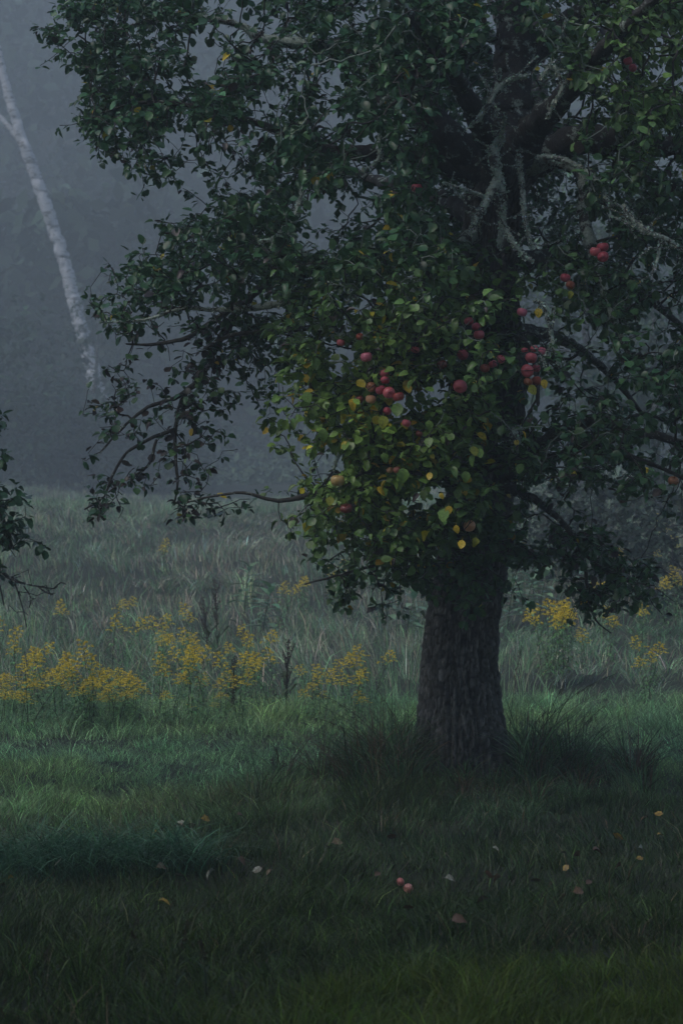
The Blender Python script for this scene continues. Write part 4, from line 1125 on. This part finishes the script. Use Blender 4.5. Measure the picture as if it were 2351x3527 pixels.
def tall_tufts():
    """long uncut grass round the trunk foot, with arching blades and a few seed stalks"""
    n = 5200; nc = 85
    a = rng.uniform(0, 2 * math.pi, nc); r = .27 + np.abs(rng.normal(0, .27, nc))
    tx = .70 + np.cos(a) * r * 1.25; ty = 14 + np.sin(a) * r * 1.2
    tx[:22] = rng.normal(1.20, .20, 22); ty[:22] = rng.normal(14.0, .2, 22); tx[22:44] = rng.normal(.24, .15, 22); ty[22:44] = rng.normal(13.8, .15, 22)
    thh = rng.uniform(.5, 1.25, nc); tcl = np.exp(rng.normal(0, .35, nc)); tdr = rng.random(nc) < .22
    c = rng.integers(0, nc, n); ox, oy = rng.normal(0, .035, (2, n)); x = tx[c] + ox; y = ty[c] + oy
    dist = np.hypot((x - .7) / 1.2, y - 14)
    h = np.clip(.56 - .28 * np.abs(dist - .35), .12, .5) * thh[c] * rng.uniform(.45, 1.0, n)
    h *= np.where((np.abs(x - .72) < .26) & (y < 14), .45, 1.0)
    out_a = np.arctan2(oy, ox) + rng.normal(0, .7, n)
    lean = np.clip(rng.normal(.7, .4, n), .05, 1.5)
    col = palette((0.055, 0.115, 0.045), n, .4) * tcl[c][:, None]
    dr = (rng.random(n) < .12) | (tdr[c] & (rng.random(n) < .6)); col[dr] = palette((0.13, 0.085, 0.05), int(dr.sum()), .35)
    lg_ = rng.random(n) < .13; h[lg_] *= 1.7; lean[lg_] = rng.uniform(.7, 1.5, int(lg_.sum()))
    keep = (np.hypot(x - .69, y - 14) > .27) & (np.abs(x) < 3.5)
    wd = rng.uniform(.004, .010, n)
    V, Q, T, Cc = blades(x[keep], y[keep], h[keep], wd[keep], lean[keep], out_a[keep], col[keep], 5, droop=.9)
    tag(link('tall_grass', mesh('tall_grass', V, [T, Q], Cc), M_GRASS), kind='stuff')
    # arching tuft in the left middle distance
    n = 2600; c = rng.integers(0, 7, n)
    cx = np.array([-1.95, -1.75, -1.5, -1.28, -1.1, -.9, -.72])[c]; cyy = np.array([10.75, 10.9, 10.85, 10.95, 11.0, 11.05, 11.1])[c]
    x = cx + rng.normal(0, .07, n); y = cyy + rng.normal(0, .08, n)
    h = rng.uniform(.18, .40, n); az = rng.normal(-1.2, 1.0, n) + np.where(rng.random(n) < .5, -1.5, .3)
    col = palette((0.08, 0.19, 0.10), n, .35)
    V, Q, T, Cc = blades(x, y, h, rng.uniform(.005, .010, n), np.clip(rng.normal(.95, .25, n), .2, 1.4), az, col, 5, droop=1.0)
    tag(link('tall_grass', mesh('tall_grass', V, [T, Q], Cc), M_GRASS), kind='stuff')
tall_tufts()

def seed_stalk(x, y, h, lean, az, label, parts=True, dark=True):
    z = float(ground_z(x, y)); g = Geo(); root = empty('grass_stalk', (x, y, z)); tag(root, label, 'grass stalk', 'single tall stalks in the grass')
    pts = [(lean * h * t ** 1.8 * math.cos(az), lean * h * t ** 1.8 * math.sin(az), h * (t - .25 * lean * t ** 3) - .02) for t in np.linspace(0, 1, 12)]
    c = (0.035, 0.04, 0.02) if dark else (0.10, 0.11, 0.05)
    tube(g, np.array(pts), np.linspace(.0026, .001, 12), 4, c); g.build('stem', M_PLANT, root)
    g = Geo(); p = np.array(pts)
    for k in range(46):
        t = 1 - rng.random() * .28; q = np.array([np.interp(t * 11, range(12), p[:, j]) for j in range(3)]); o = unit(1)[0] * .012; o[2] = -abs(o[2]) * 1.4
        s = .007; e = q + o; u = unit(1)[0] * s * .3
        g.add([e - u, e + u, e + np.array([0, 0, -s * 1.6]), q], [(0, 1, 2), (0, 3, 1)], None, (0.06, 0.045, 0.025) if dark else (.14, .12, .06))
    tag(g.build('seed_head', M_PLANT, root), kind='stuff')
    g = Geo()
    for k in range(3):
        t = .12 + .2 * k; q = np.array([np.interp(t * 11, range(12), p[:, j]) for j in range(3)]); a2 = rng.uniform(0, 6.28)
        L = .16; V = []
        for j in range(6):
            f = j / 5; V += [q + np.array([math.cos(a2) * L * f, math.sin(a2) * L * f, L * (.8 * f - .9 * f * f)]) + np.array([-math.sin(a2), math.cos(a2), 0]) * .004 * (1 - f) * sgn for sgn in (-1, 1)]
        g.add(V, None, [(2 * j, 2 * j + 1, 2 * j + 3, 2 * j + 2) for j in range(5)], (0.04, 0.075, 0.03))
    g.build('blade', M_PLANT, root)
def place_px(px, py):
    """ground point that shows at this picture place"""
    ds = np.linspace(7, 50, 900); x = (px - 784) * ds / FPX; z = ground_z(x, ds); yy = 1176 - (z - CAM_H) * FPX / ds
    i = int(np.argmin(np.abs(yy - py))); return float(x[i]), float(ds[i])
for px, y, h, ln, az, lab in (
 (905, 13.75, .62, .75, 3.0, 'thin stalk with drooping seeds arching far out left of the trunk foot'),
 (890, 13.7, .48, .9, 3.2, 'lower thin stalk bowing left over the grass beside the trunk foot'),
 (940, 13.6, .58, .35, 2.6, 'nearly upright grass stalk against the left side of the trunk'),
 (1165, 14.2, .78, .12, .5, 'tallest straight grass stalk standing close by the right side of the trunk'),
 (1205, 14.0, .72, .75, .1, 'long grass stalk leaning right with a nodding seed head above the tuft'),
 (1230, 13.9, .60, .35, .5, 'grass stalk with a bent tip in the middle of the right tuft'),
 (1290, 13.8, .50, .5, .2, 'reddish grass stalk at the outer right of the trunk tuft'),
 (1175, 13.8, .46, .5, .3, 'short bent grass stalk rising from the right foot of the trunk')):
    seed_stalk((px - 784) * y / FPX, y, h, ln, az, lab)
for px, py, h, lab in (
 (285, 2290, .30, 'dark thin stalk with a small seed head at the lower left of the picture'),
 (400, 2330, .34, 'tallest dark stalk in the shadowed grass at the bottom left'),
 (475, 2300, .24, 'leaning dark stalk right of the tallest one at the bottom left'),
 (95, 2310, .22, 'short dark stalk near the bottom left corner')):
    x, y = place_px(px, py); seed_stalk(x, y, h, .15, rng.uniform(0, 6), lab)

# ------------------------------------------------------------------ goldenrod, dock, broad-leaved weeds
def goldenrod_parts(seed):
    R = np.random.default_rng(seed); H = 1.0
    st = Geo(); lf = Geo(); fl = Geo()
    for s in range(2):
        ox, oy = R.normal(0, .03, 2); lx, ly = R.normal(0, .16, 2); hs = R.uniform(.8, 1.0)
        sp = lambda t: np.array([ox + lx * t ** 1.5, oy + ly * t ** 1.5, H * hs * t])
        tube(st, np.array([sp(t) for t in np.linspace(-.03, 1, 8)]), np.linspace(.005, .002, 8), 4, (0.06, 0.075, 0.03))
        for k in range(34):
            t = .15 + .68 * k / 34; a = k * 2.4 + s; L = R.uniform(.10, .17) * (1.1 - .5 * t); q = sp(t)
            d = np.array([math.cos(a), math.sin(a), .25]); w_ = np.array([-math.sin(a), math.cos(a), 0]) * .014
            lf.add([q, q + d * L * .5 + w_, q + d * L + np.array([0, 0, -L * .45]), q + d * L * .5 - w_], None, [(0, 1, 2, 3)], palette((0.15, 0.29, 0.11), 1, .25)[0])
        for k in range(13):                                   # arching racemes
            t = .76 + .24 * k / 13; a = k * 2.4 + R.uniform(0, .6) + s; L = .13 * (1.18 - (t - .76) * 3.4) * R.uniform(.6, 1.15); q = sp(t)
            m = 26; f = np.sqrt(R.random(m)); 
            c = q + np.stack([math.cos(a) * L * f, math.sin(a) * L * f, L * (1.1 * f - .8 * f ** 2.2)], -1) + R.normal(0, .005, (m, 3)) + np.array([0, 0, .004])
            u = R.normal(0, 1, (m, 3)); u /= np.linalg.norm(u, axis=1)[:, None]; v = np.cross(u, R.normal(0, 1, (m, 3))); v /= np.linalg.norm(v, axis=1)[:, None]
            sz = R.uniform(.004, .0095, (m, 1))
            V = np.stack([c - u * sz, c + v * sz, c + u * sz, c - v * sz], 1).reshape(-1, 3)
            fl.add(V, None, np.arange(m * 4).reshape(-1, 4), np.repeat(np.exp(R.normal(0, .3, (m, 1))) * np.array([[.85, .66, .08]]), 4, 0))
    out_ = [st.me('stem'), lf.me('leaves', False), fl.me('flower_plume', False)]
    for m in out_: m.materials.append(M_PLANT)
    return out_
GR = [goldenrod_parts(s) for s in (1, 2, 3, 4, 5)]
def goldenrod(px, py, h, label, k, d=None):
    """plume whose middle shows at px, py"""
    ds = np.linspace(16.3, 46, 1200); x = (px - 784) * ds / FPX; z = ground_z(x, ds) + h * .93
    yy = 1176 - (z - CAM_H) * FPX / ds; i = int(np.argmin(np.abs(yy - py))); x, y = float(x[i]), float(ds[i])
    if y < 17.4:
        y = 17.3 + 1.7 * rng.random(); x = (px - 784) * y / FPX; h = max(.16, (CAM_H - (py - 1176) * y / FPX - float(ground_z(x, y))) / .93)
    r = empty('goldenrod', (x, y, float(ground_z(x, y))), rng.uniform(0, 6.28)); wide = 1.3 if px < 330 and py > 1510 else 1.0; r.scale = ((h * .5 + .36) * wide,) * 2 + (h,)
    tag(r, label, 'goldenrod', 'goldenrod in the meadow')
    for nm, me in zip(('stem', 'leaves', 'flower_plume'), GR[k % 5]): tag(link(nm, me, None, r), kind=None if nm == 'stem' else 'stuff')
GLX = [(35, 1545, .55), (66, 1528, .55), (-8, 1575, .5), (118, 1570, .5)]
big = 'goldenrod with yellow plumes in the dense yellow bank at the left of the meadow'
lefte = 'goldenrod in the loose yellow patch at the left edge of the meadow'
right = 'goldenrod in the tall yellow clump right of the trunk under the hanging branch'
GL = [(195,1535,.62,big),(215,1548,.6,big),(238,1540,.62,big),(262,1536,.66,big),(285,1545,.6,big),(305,1540,.62,big),(225,1575,.55,big),(252,1572,.6,big),(280,1570,.58,big),(315,1565,.55,big),(200,1588,.5,big),(180,1560,.55,big),(150,1545,.6,big),(128,1530,.62,big),(142,1520,.6,big),(110,1555,.6,big),(95,1545,.6,big),(78,1550,.6,big),(268,1590,.5,big),(300,1590,.5,big),(230,1600,.5,big),(160,1580,.5,big),
 (15,1580,.55,lefte),(38,1588,.55,lefte),(60,1592,.5,lefte),(5,1600,.5,lefte),(25,1560,.55,lefte),(50,1610,.45,lefte),
 (1262,1378,.75,right),(1285,1382,.75,right),(1308,1376,.75,right),(1272,1400,.7,right),(1250,1395,.72,right),(1292,1405,.65,right),
 (205,1478,.7,'goldenrod with a forked plume standing above the dense yellow bank'),(190,1490,.65,'smaller goldenrod just under the forked plume above the yellow bank'),
 (258,1418,.7,'pale goldenrod alone far back above the yellow bank'),(352,1505,.6,'goldenrod with a flat plume between the yellow bank and the middle of the meadow'),
 (372,1412,.65,'goldenrod with a small plume far back in the middle left of the meadow'),(432,1390,.6,'tiny orange yellow goldenrod farthest up in the middle of the meadow'),
 (360,1450,.55,'pair of goldenrod tufts behind the flat plume, the left one'),(378,1452,.55,'pair of goldenrod tufts behind the flat plume, the right one'),
 (415,1448,.6,'goldenrod with a wide tilted plume above the green thicket'),(450,1484,.62,'goldenrod with long yellow arms in the middle of the green thicket'),
 (435,1495,.6,'goldenrod leaning left from the one with long yellow arms'),(470,1478,.6,'goldenrod leaning right from the one with long yellow arms'),
 (585,1444,.6,'goldenrod with a bright flat top behind the dark dock spikes'),(562,1460,.55,'faint green yellow goldenrod left below the bright flat top'),
 (545,1498,.6,'orange tinged goldenrod right behind the middle dock spike'),(578,1520,.55,'goldenrod with orange plume between the two near dock spikes'),
 (600,1490,.55,'pale green goldenrod between the two near dock spikes'),(630,1500,.55,'pale goldenrod just left of the tallest dock spike'),
 (500,1540,.5,'goldenrod with greenish plume low before the middle dock spike'),(560,1548,.5,'goldenrod low to the right of the middle dock spike'),
 (508,1590,.42,'bright yellow goldenrod lowest in the middle of the meadow'),(522,1598,.4,'bright yellow goldenrod leaning right beside the lowest one'),
 (488,1636,.3,'tiny yellow flower tuft at the front edge of the long grass'),(265,1662,.25,'single small yellow tuft in the dark green front of the meadow'),
 (380,1588,.4,'yellow tuft low between the yellow bank and the lowest bright one'),(462,1548,.45,'green budding goldenrod left of the middle dock spike'),
 (400,1540,.5,'thinly flowered goldenrod in the thicket right of the yellow bank'),
 (708,1532,.55,'golden plume on the left of a close pair between dock and trunk'),(728,1532,.55,'golden plume on the right of a close pair between dock and trunk'),
 (710,1585,.42,'small goldenrod below the close pair between dock and trunk'),(722,1556,.45,'half hidden goldenrod under the close pair between dock and trunk'),
 (838,1494,.55,'goldenrod with bright flat top left of the trunk'),(850,1490,.55,'goldenrod leaning right next to the bright flat top left of the trunk'),
 (800,1520,.5,'greenish goldenrod below the bright flat top left of the trunk'),(815,1545,.45,'greenish goldenrod low and left of the trunk'),(825,1590,.3,'yellow tuft low in the grass left of the trunk'),
 (100,1478,.6,'pale goldenrod at the left behind the loose yellow patch'),(40,1475,.6,'pale goldenrod near the left edge under the bare twigs'),(20,1422,.65,'faint goldenrod by the left edge at the height of the bare twig tips'),(70,1505,.55,'dim goldenrod between left edge and dense yellow bank'),
 (380,1240,.6,'very faint yellow goldenrod highest up the misty slope'),(690,1320,.6,'faint goldenrod in mist beneath the lowest leaves left of the trunk'),
 (640,1342,.6,'faint goldenrod left of the low leaf spray in the mist'),(770,1290,.7,'misty goldenrod behind the low leaf spray left of trunk'),(865,1245,.7,'misty goldenrod showing through the gap under the leaves left of trunk'),(895,1240,.7,'misty goldenrod right of the one in the gap left of trunk'),(965,1240,.7,'misty goldenrod seen close to the left side of the trunk'),
 (280,1378,.55,'faint yellow speck of goldenrod in the back left of the meadow'),(155,1380,.55,'faint goldenrod in the mist above the left of the yellow bank'),
 (1380,1338,.75,'goldenrod plume half covered by leaves of the hanging right branch'),(1402,1398,.6,'small bright goldenrod right of the bare hanging twig tip'),
 (1418,1252,.8,'misty goldenrod behind the low right leaves'),(1500,1266,.7,'goldenrod beside the pale broad leaves at the right'),(1525,1185,.9,'tall misty goldenrod high at the right edge before the dark bush'),(1540,1230,.85,'misty goldenrod under the tall one before the dark bush'),
 (1555,1305,.7,'yellow goldenrod at the right edge below the dark bush'),(1525,1320,.7,'goldenrod left of the one at the right edge below the dark bush'),(1490,1470,.55,'orange fading goldenrod in open grass at the right'),(1500,1495,.5,'brownish goldenrod just under the orange fading one'),(1475,1385,.6,'goldenrod right of the hanging leaf spray'),(1340,1445,.45,'tiny yellow flower tuft right of the tall yellow clump'),
]
GL += [(x, y, h, lefte) for x, y, h in GLX]
ORD = 'leftmost second third fourth fifth sixth seventh eighth ninth tenth'.split()
def ordinals(lab, rows):
    for j, (lo, hi, word) in enumerate(rows):
        m = sorted([i for i, g in enumerate(GL) if g[3] == lab and lo <= g[1] < hi], key=lambda i: GL[i][0])
        for q_, i in enumerate(m): GL[i] = (*GL[i][:3], 'goldenrod ' + (ORD[q_] if q_ == 0 else ORD[q_] + ' from the left') + ' in ' + word)
ordinals(big, ((0, 1541, 'the top row of the dense yellow bank'), (1541, 1566, 'the middle row of the dense yellow bank'), (1566, 1700, 'the bottom row of the dense yellow bank')))
ordinals(lefte, ((0, 1585, 'back of the loose yellow edge patch'), (1585, 1700, 'front of the loose yellow edge patch')))
ordinals(right, ((0, 1390, 'top of the yellow clump beyond the trunk'), (1390, 1500, 'foot of the yellow clump beyond the trunk')))
for k, (x, y, h, lab) in enumerate(GL): goldenrod(x, y, h, lab, k)

def dock(px, ytop, ybase_d, h, label, lean=0.0):
    d = ybase_d; x = (px - 784) * d / FPX; z = float(ground_z(x, d)); ztop = CAM_H - (ytop - 1176) * d / FPX; h = ztop - z
    root = empty('dock_plant', (x, d, z)); tag(root, label, 'dock plant', 'dark dock seed spikes in the meadow')
    g = Geo(); s = Geo(); L = .42 if h > .4 else h * .6
    tube(g, np.array([(0, 0, -.03), (lean * .3, 0, h * .5), (lean, 0, h)]), np.array([.006, .005, .003]), 5, (0.05, 0.035, 0.025))
    arms = [((0, 0), h - L, h, lean)]
    n = 420 if h > .4 else 110; t = rng.random(n)
    c = np.stack([np.full(n, lean) * (h - L + L * t) / h, np.zeros(n), h - L + L * t], -1) + unit(n) * (.008 + .014 * np.abs(np.sin(t * 30)))[:, None]
    for k in range(5 if h > .4 else 0):
        t0 = h - L * (.95 - .13 * k); a = k * 2.2 + px; m = 90; f = rng.random(m)
        tube(g, np.array([(lean * t0 / h, 0, t0), (lean + math.cos(a) * .05, math.sin(a) * .05, t0 + .14)]), np.array([.003, .002]), 4, (0.05, 0.035, 0.025))
        c = np.vstack([c, np.stack([lean * t0 / h + math.cos(a) * .05 * f * min(1, h / .4), math.sin(a) * .05 * f, t0 + .15 * f], -1) + unit(m) * .009])
    m = len(c); u = unit(m); v = np.cross(u, unit(m)); sz = rng.uniform(.003, .007, (m, 1))
    s.add(np.stack([c - u * sz, c + v * sz, c + u * sz, c - v * sz], 1).reshape(-1, 3), None, np.arange(m * 4).reshape(-1, 4), np.repeat(palette((0.055, 0.03, 0.022), m, .3), 4, 0))
    g.build('stem', M_PLANT, root); tag(s.build('seed_head', M_PLANT, root, smooth=False), kind='stuff')
    g = Geo()
    for k in range(6):
        a = k * 1.1 + px; q = np.array([0, 0, .05 + .05 * k]); dd_ = np.array([math.cos(a), math.sin(a), 0]); w_ = np.array([-math.sin(a), math.cos(a), 0]) * .04 * h; LL = .34 * h; q = q * h * 1.5
        g.add([q, q + dd_ * LL * .5 + w_ + (0, 0, .18 * h), q + dd_ * LL + (0, 0, .12 * h), q + dd_ * LL * .5 - w_ + (0, 0, .18 * h)], None, [(0, 1, 2, 3)], (0.07, 0.10, 0.04))
    g.build('leaves', M_PLANT, root)
dock(500, 1330, 24, 1, 'dark dock spike farthest back in the middle of the meadow', -.03)
dock(478, 1372, 23, 1, 'thin dark dock spike just left of and below the farthest one', -.05)
dock(536, 1505, 18.6, 1, 'dark slender dock spike among orange tinged goldenrod', .01)
dock(657, 1468, 18.8, 1, 'tallest and clearest dark dock spike in the middle of the meadow', .02)
dock(985, 1330, 23, 1, 'dark dock spike close by the left side of the trunk', .02)
dock(628, 1738, 14.6, 1, 'small dark dock spike in the open grass left of the trunk', 0)
dock(645, 1752, 14.5, 1, 'smallest dark spike just right of the small one in the open grass', .02)

def weed(px, py, h, lab, col=(0.19, 0.31, 0.19), nl=18, Ls=.24):
    x, d = place_px(px, py); z = float(ground_z(x, d)); root = empty('broadleaf_weed', (x, d, z)); tag(root, lab, 'weed', 'broad-leaved weeds at the right of the meadow')
    g = Geo(); R = random.Random(int(px)); lx = R.uniform(-.12, .12)
    tube(g, np.array([(0, 0, -.03), (lx * .4, 0, h * .5), (lx, 0, h)]), np.array([.007, .006, .004]), 5, (0.07, 0.09, 0.04)); g.build('stem', M_PLANT, root)
    me = None
    pos, dr, up, sz, cc = [], [], [], [], []
    for k in range(nl):
        t = .25 + .75 * k / nl; a = k * 2.4 + R.random()
        pos.append((lx * t, 0, h * t)); dr.append((math.cos(a), math.sin(a), .35 + .9 * (t > .8))); up.append((0, 0, 1.)); sz.append(Ls * (1.15 - .5 * t) * R.uniform(.8, 1.2)); cc.append(palette(col, 1, .2)[0])
    tv, tt, tq = WEED_T
    for k in range(nl):
        X = np.array(dr[k]); X /= np.linalg.norm(X); Y = np.cross(up[k], X); Y /= np.linalg.norm(Y); Z = np.cross(X, Y)
        V = np.array(pos[k]) + sz[k] * (tv[:, :1] * X + tv[:, 1:2] * Y + tv[:, 2:3] * Z)
        o = link('leaf', mesh('leaf', V, [tt, tq], np.broadcast_to(cc[k], (len(V), 3))), M_PLANT, root)
WEED_T = leaf_template(.2, .05, .45, .05, 4); WEED_T[0][-3] = (0, 0, 0)
for px, py, h, lab in ((1165,1440,.55,'broad-leaved weed right beside the trunk'),(1200,1452,.6,'broad-leaved weed second from the trunk with arching leaves'),(1235,1435,.62,'weed with long leaves between the trunk and the tall yellow clump'),(1180,1400,.6,'misty weed behind the one beside the trunk'),(1225,1385,.6,'misty weed with pointed leaves above and left of the tall yellow clump'),(1335,1400,.6,'weed behind the hanging leaf spray, right of the yellow clump'),(1480,1375,.85,'tall weed with large pale upright leaves at the right'),(1510,1400,.6,'lower weed with pale leaves right of the tall pale one'),(1440,1400,.55,'weed with drooping leaves left of the tall pale one'),(1300,1330,.6,'faint weed in mist above the yellow clump'),(600,1480,.6,'pale broad-leaved weed in the middle left of the meadow'),(560,1420,.6,'grey green weed beside the far dock spikes'),(880,1450,.5,'grey green weed left of the trunk'),(930,1470,.5,'grey green weed close to the left side of the trunk')):
    weed(px, py, h, lab)

# ------------------------------------------------------------------ fallen apples and leaves
for x, y, r, c, lab in ((919, 2040, 10, (.50, .17, .14), 'fallen red apple, the upper left of two lying close together in the grass'), (937, 2055, 12, (0.62, 0.30, 0.24), 'fallen pink and red apple, the lower right of two lying close together')):
    X, Y = place_px(x, y + r * .8); o = bpy.data.objects.new('fallen_apple', AM[0]); C.objects.link(o); R = r / FPX * Y
    o.location = (X, Y, float(ground_z(X, Y)) + R * .5 + .035); o.scale = (R,) * 3; o.rotation_euler = (rr.uniform(1, 2), rr.uniform(-.5, .5), rr.uniform(0, 6)); o.color = (*c, 1)
    tag(o, lab, 'apple', 'apples fallen in the grass'); link('stem', STEM_ME, None, o); link('calyx', CAL_ME, None, o)

TAN, YEL, WHT, BRN = (0.24, 0.17, 0.10), (0.38, 0.25, 0.03), (0.30, 0.32, 0.25), (0.13, 0.07, 0.045)
FL = [(462,1918,YEL,'pale yellow leaf lying crumpled in the hollow at the left middle'),(418,1938,TAN,'tan leaf on a twig in the pressed hollow at the left middle'),(408,1924,WHT,'greyish leaf upper left in the pressed hollow'),(385,1940,BRN,'brown leaf at the left end of the pressed hollow'),(350,1955,YEL,'yellow leaf left of the pressed hollow above the arching tuft'),(450,1935,BRN,'brown leaf at the right end of the pressed hollow'),(545,1908,BRN,'brown leaf near the right of the hollow, on bright grass'),
 (492,2038,WHT,'pale ragged leaf in the dark grass at lower left'),(580,2042,WHT,'whitish leaf in the dark grass between left tuft and fallen apples'),(628,2043,TAN,'tan leaf halfway between left tuft and fallen apples'),(360,2040,TAN,'dull tan leaf below the arching tuft'),(420,2055,WHT,'small pale leaf right below the arching tuft'),(364,2120,YEL,'yellow leaf flat in the grass at lower left'),(32,2062,YEL,'yellow leaf at the far left in dark grass'),(125,2030,WHT,'tiny pale leaf under the arching tuft'),(12,2085,TAN,'pale leaf at the left edge'),(545,2015,BRN,'brown leaf right of the hollow in dark grass'),
 (766,1994,WHT,'whitish leaf left of the grass around the trunk'),(762,1980,TAN,'tan leaf left of the grass around the trunk'),(830,1885,TAN,'tan leaf caught in the tall grass left of the trunk foot'),(982,1897,YEL,'small pale yellow leaf in the tall grass in front of the trunk'),(1027,1862,YEL,'yellow leaf caught high in the grass before the trunk foot'),
 (1022,2062,WHT,'round pale green leaf right of the fallen apples'),(1130,2052,BRN,'brown leaf midway right of the round pale leaf'),(860,2052,BRN,'brown leaf left of the fallen apples'),(1150,2060,TAN,'tan leaf beside the dark hole in the grass'),(1292,2047,YEL,'bright yellow leaf right of the dark hole'),(1300,2008,WHT,'pale round leaf at the right, above the bright yellow one'),(1465,1990,WHT,'white torn leaf at the right under the bushy grass'),(1430,1968,YEL,'small yellow leaf left above the white torn one'),(1508,1958,YEL,'yellow and brown leaf near the right edge'),(1485,1915,TAN,'tan leaf high at the right edge of the shade'),(1502,1905,YEL,'olive yellow leaf beside the high tan leaf'),
 (1330,2012,BRN,'brown leaf right of the pale round one'),(1360,1995,BRN,'brown curled leaf left of the white torn one'),(1240,2065,BRN,'dark brown leaf just right of the dark hole'),(1315,2098,(0.26,.14,.07),'rusty curled leaf on brown litter at the lower right'),(1270,2075,TAN,'small tan leaf above the rusty curled one'),(1165,2140,(0.02,.015,.015),'black rotten leaf in the grass at lower right'),(1120,2108,BRN,'brown leaf above left of the black rotten one'),(1038,2165,BRN,'brown leaf in the grass under the round pale leaf, lower down'),(950,2135,BRN,'dull brown leaf below the fallen apples'),(1345,2080,BRN,'brown leaf in the litter right of the rusty curled one'),(1300,2105,BRN,'dark leaf left under the rusty curled one'),(1460,2015,YEL,'tiny yellow leaf under the white torn one'),(1425,2030,BRN,'brown leaf left below the tiny yellow one'),(1130,1990,WHT,'small pale leaf in grass between trunk and dark hole'),(910,1965,BRN,'brown leaf at the front of the tall grass left of trunk')]
FLM = []
for k, (wd, fo, cu, rg) in enumerate(((.38, .2, .3, .25), (.34, .3, .6, .3), (.4, .1, -.3, .3))):
    tv, tt, tq = leaf_template(wd, fo, cu, rg, seg=5)
    m, t, b, o_ = (None,) * 4
    FLM.append(mesh('fallen_leaf', tv, [tt, tq]))
def flm():
    m, t, b, o = nodes('fallen_leaf'); oi = t.nodes.new('ShaderNodeObjectInfo'); n = noise(t, 4, 4, .6, coords(t))
    c = mixc(t, ramp(t, n, [(.45, (0, 0, 0)), (.6, (.8,) * 3)]), oi.outputs['Color'], (0.10, 0.055, 0.03)); t.links.new(c, b.inputs['Base Color']); b.inputs['Roughness'].default_value = .5; return m
_m = flm()
for me in FLM: me.materials.append(_m)
for k, (x, y, c, lab) in enumerate(FL):
    X, Y = place_px(x, y); o = bpy.data.objects.new('fallen_leaf', FLM[k % 3]); C.objects.link(o)
    s = rr.uniform(.032, .054); hz = .085
    if 1840 < y < 1900 and 780 < x < 1150: X, Y, hz = (x - 784) * 13.2 / FPX, 13.2, CAM_H - (y - 1176) * 13.2 / FPX - float(ground_z((x - 784) * 13.2 / FPX, 13.2))
    o.location = (X, Y, float(ground_z(X, Y)) + hz); o.scale = (s,) * 3
    o.rotation_euler = (rr.uniform(.1, 1.0), rr.uniform(-.5, .5), rr.uniform(-.8, .8) + 3.14 * (k % 2)); o.color = (*c, 1)
    tag(o, lab, 'fallen leaf', 'leaves fallen in the grass')
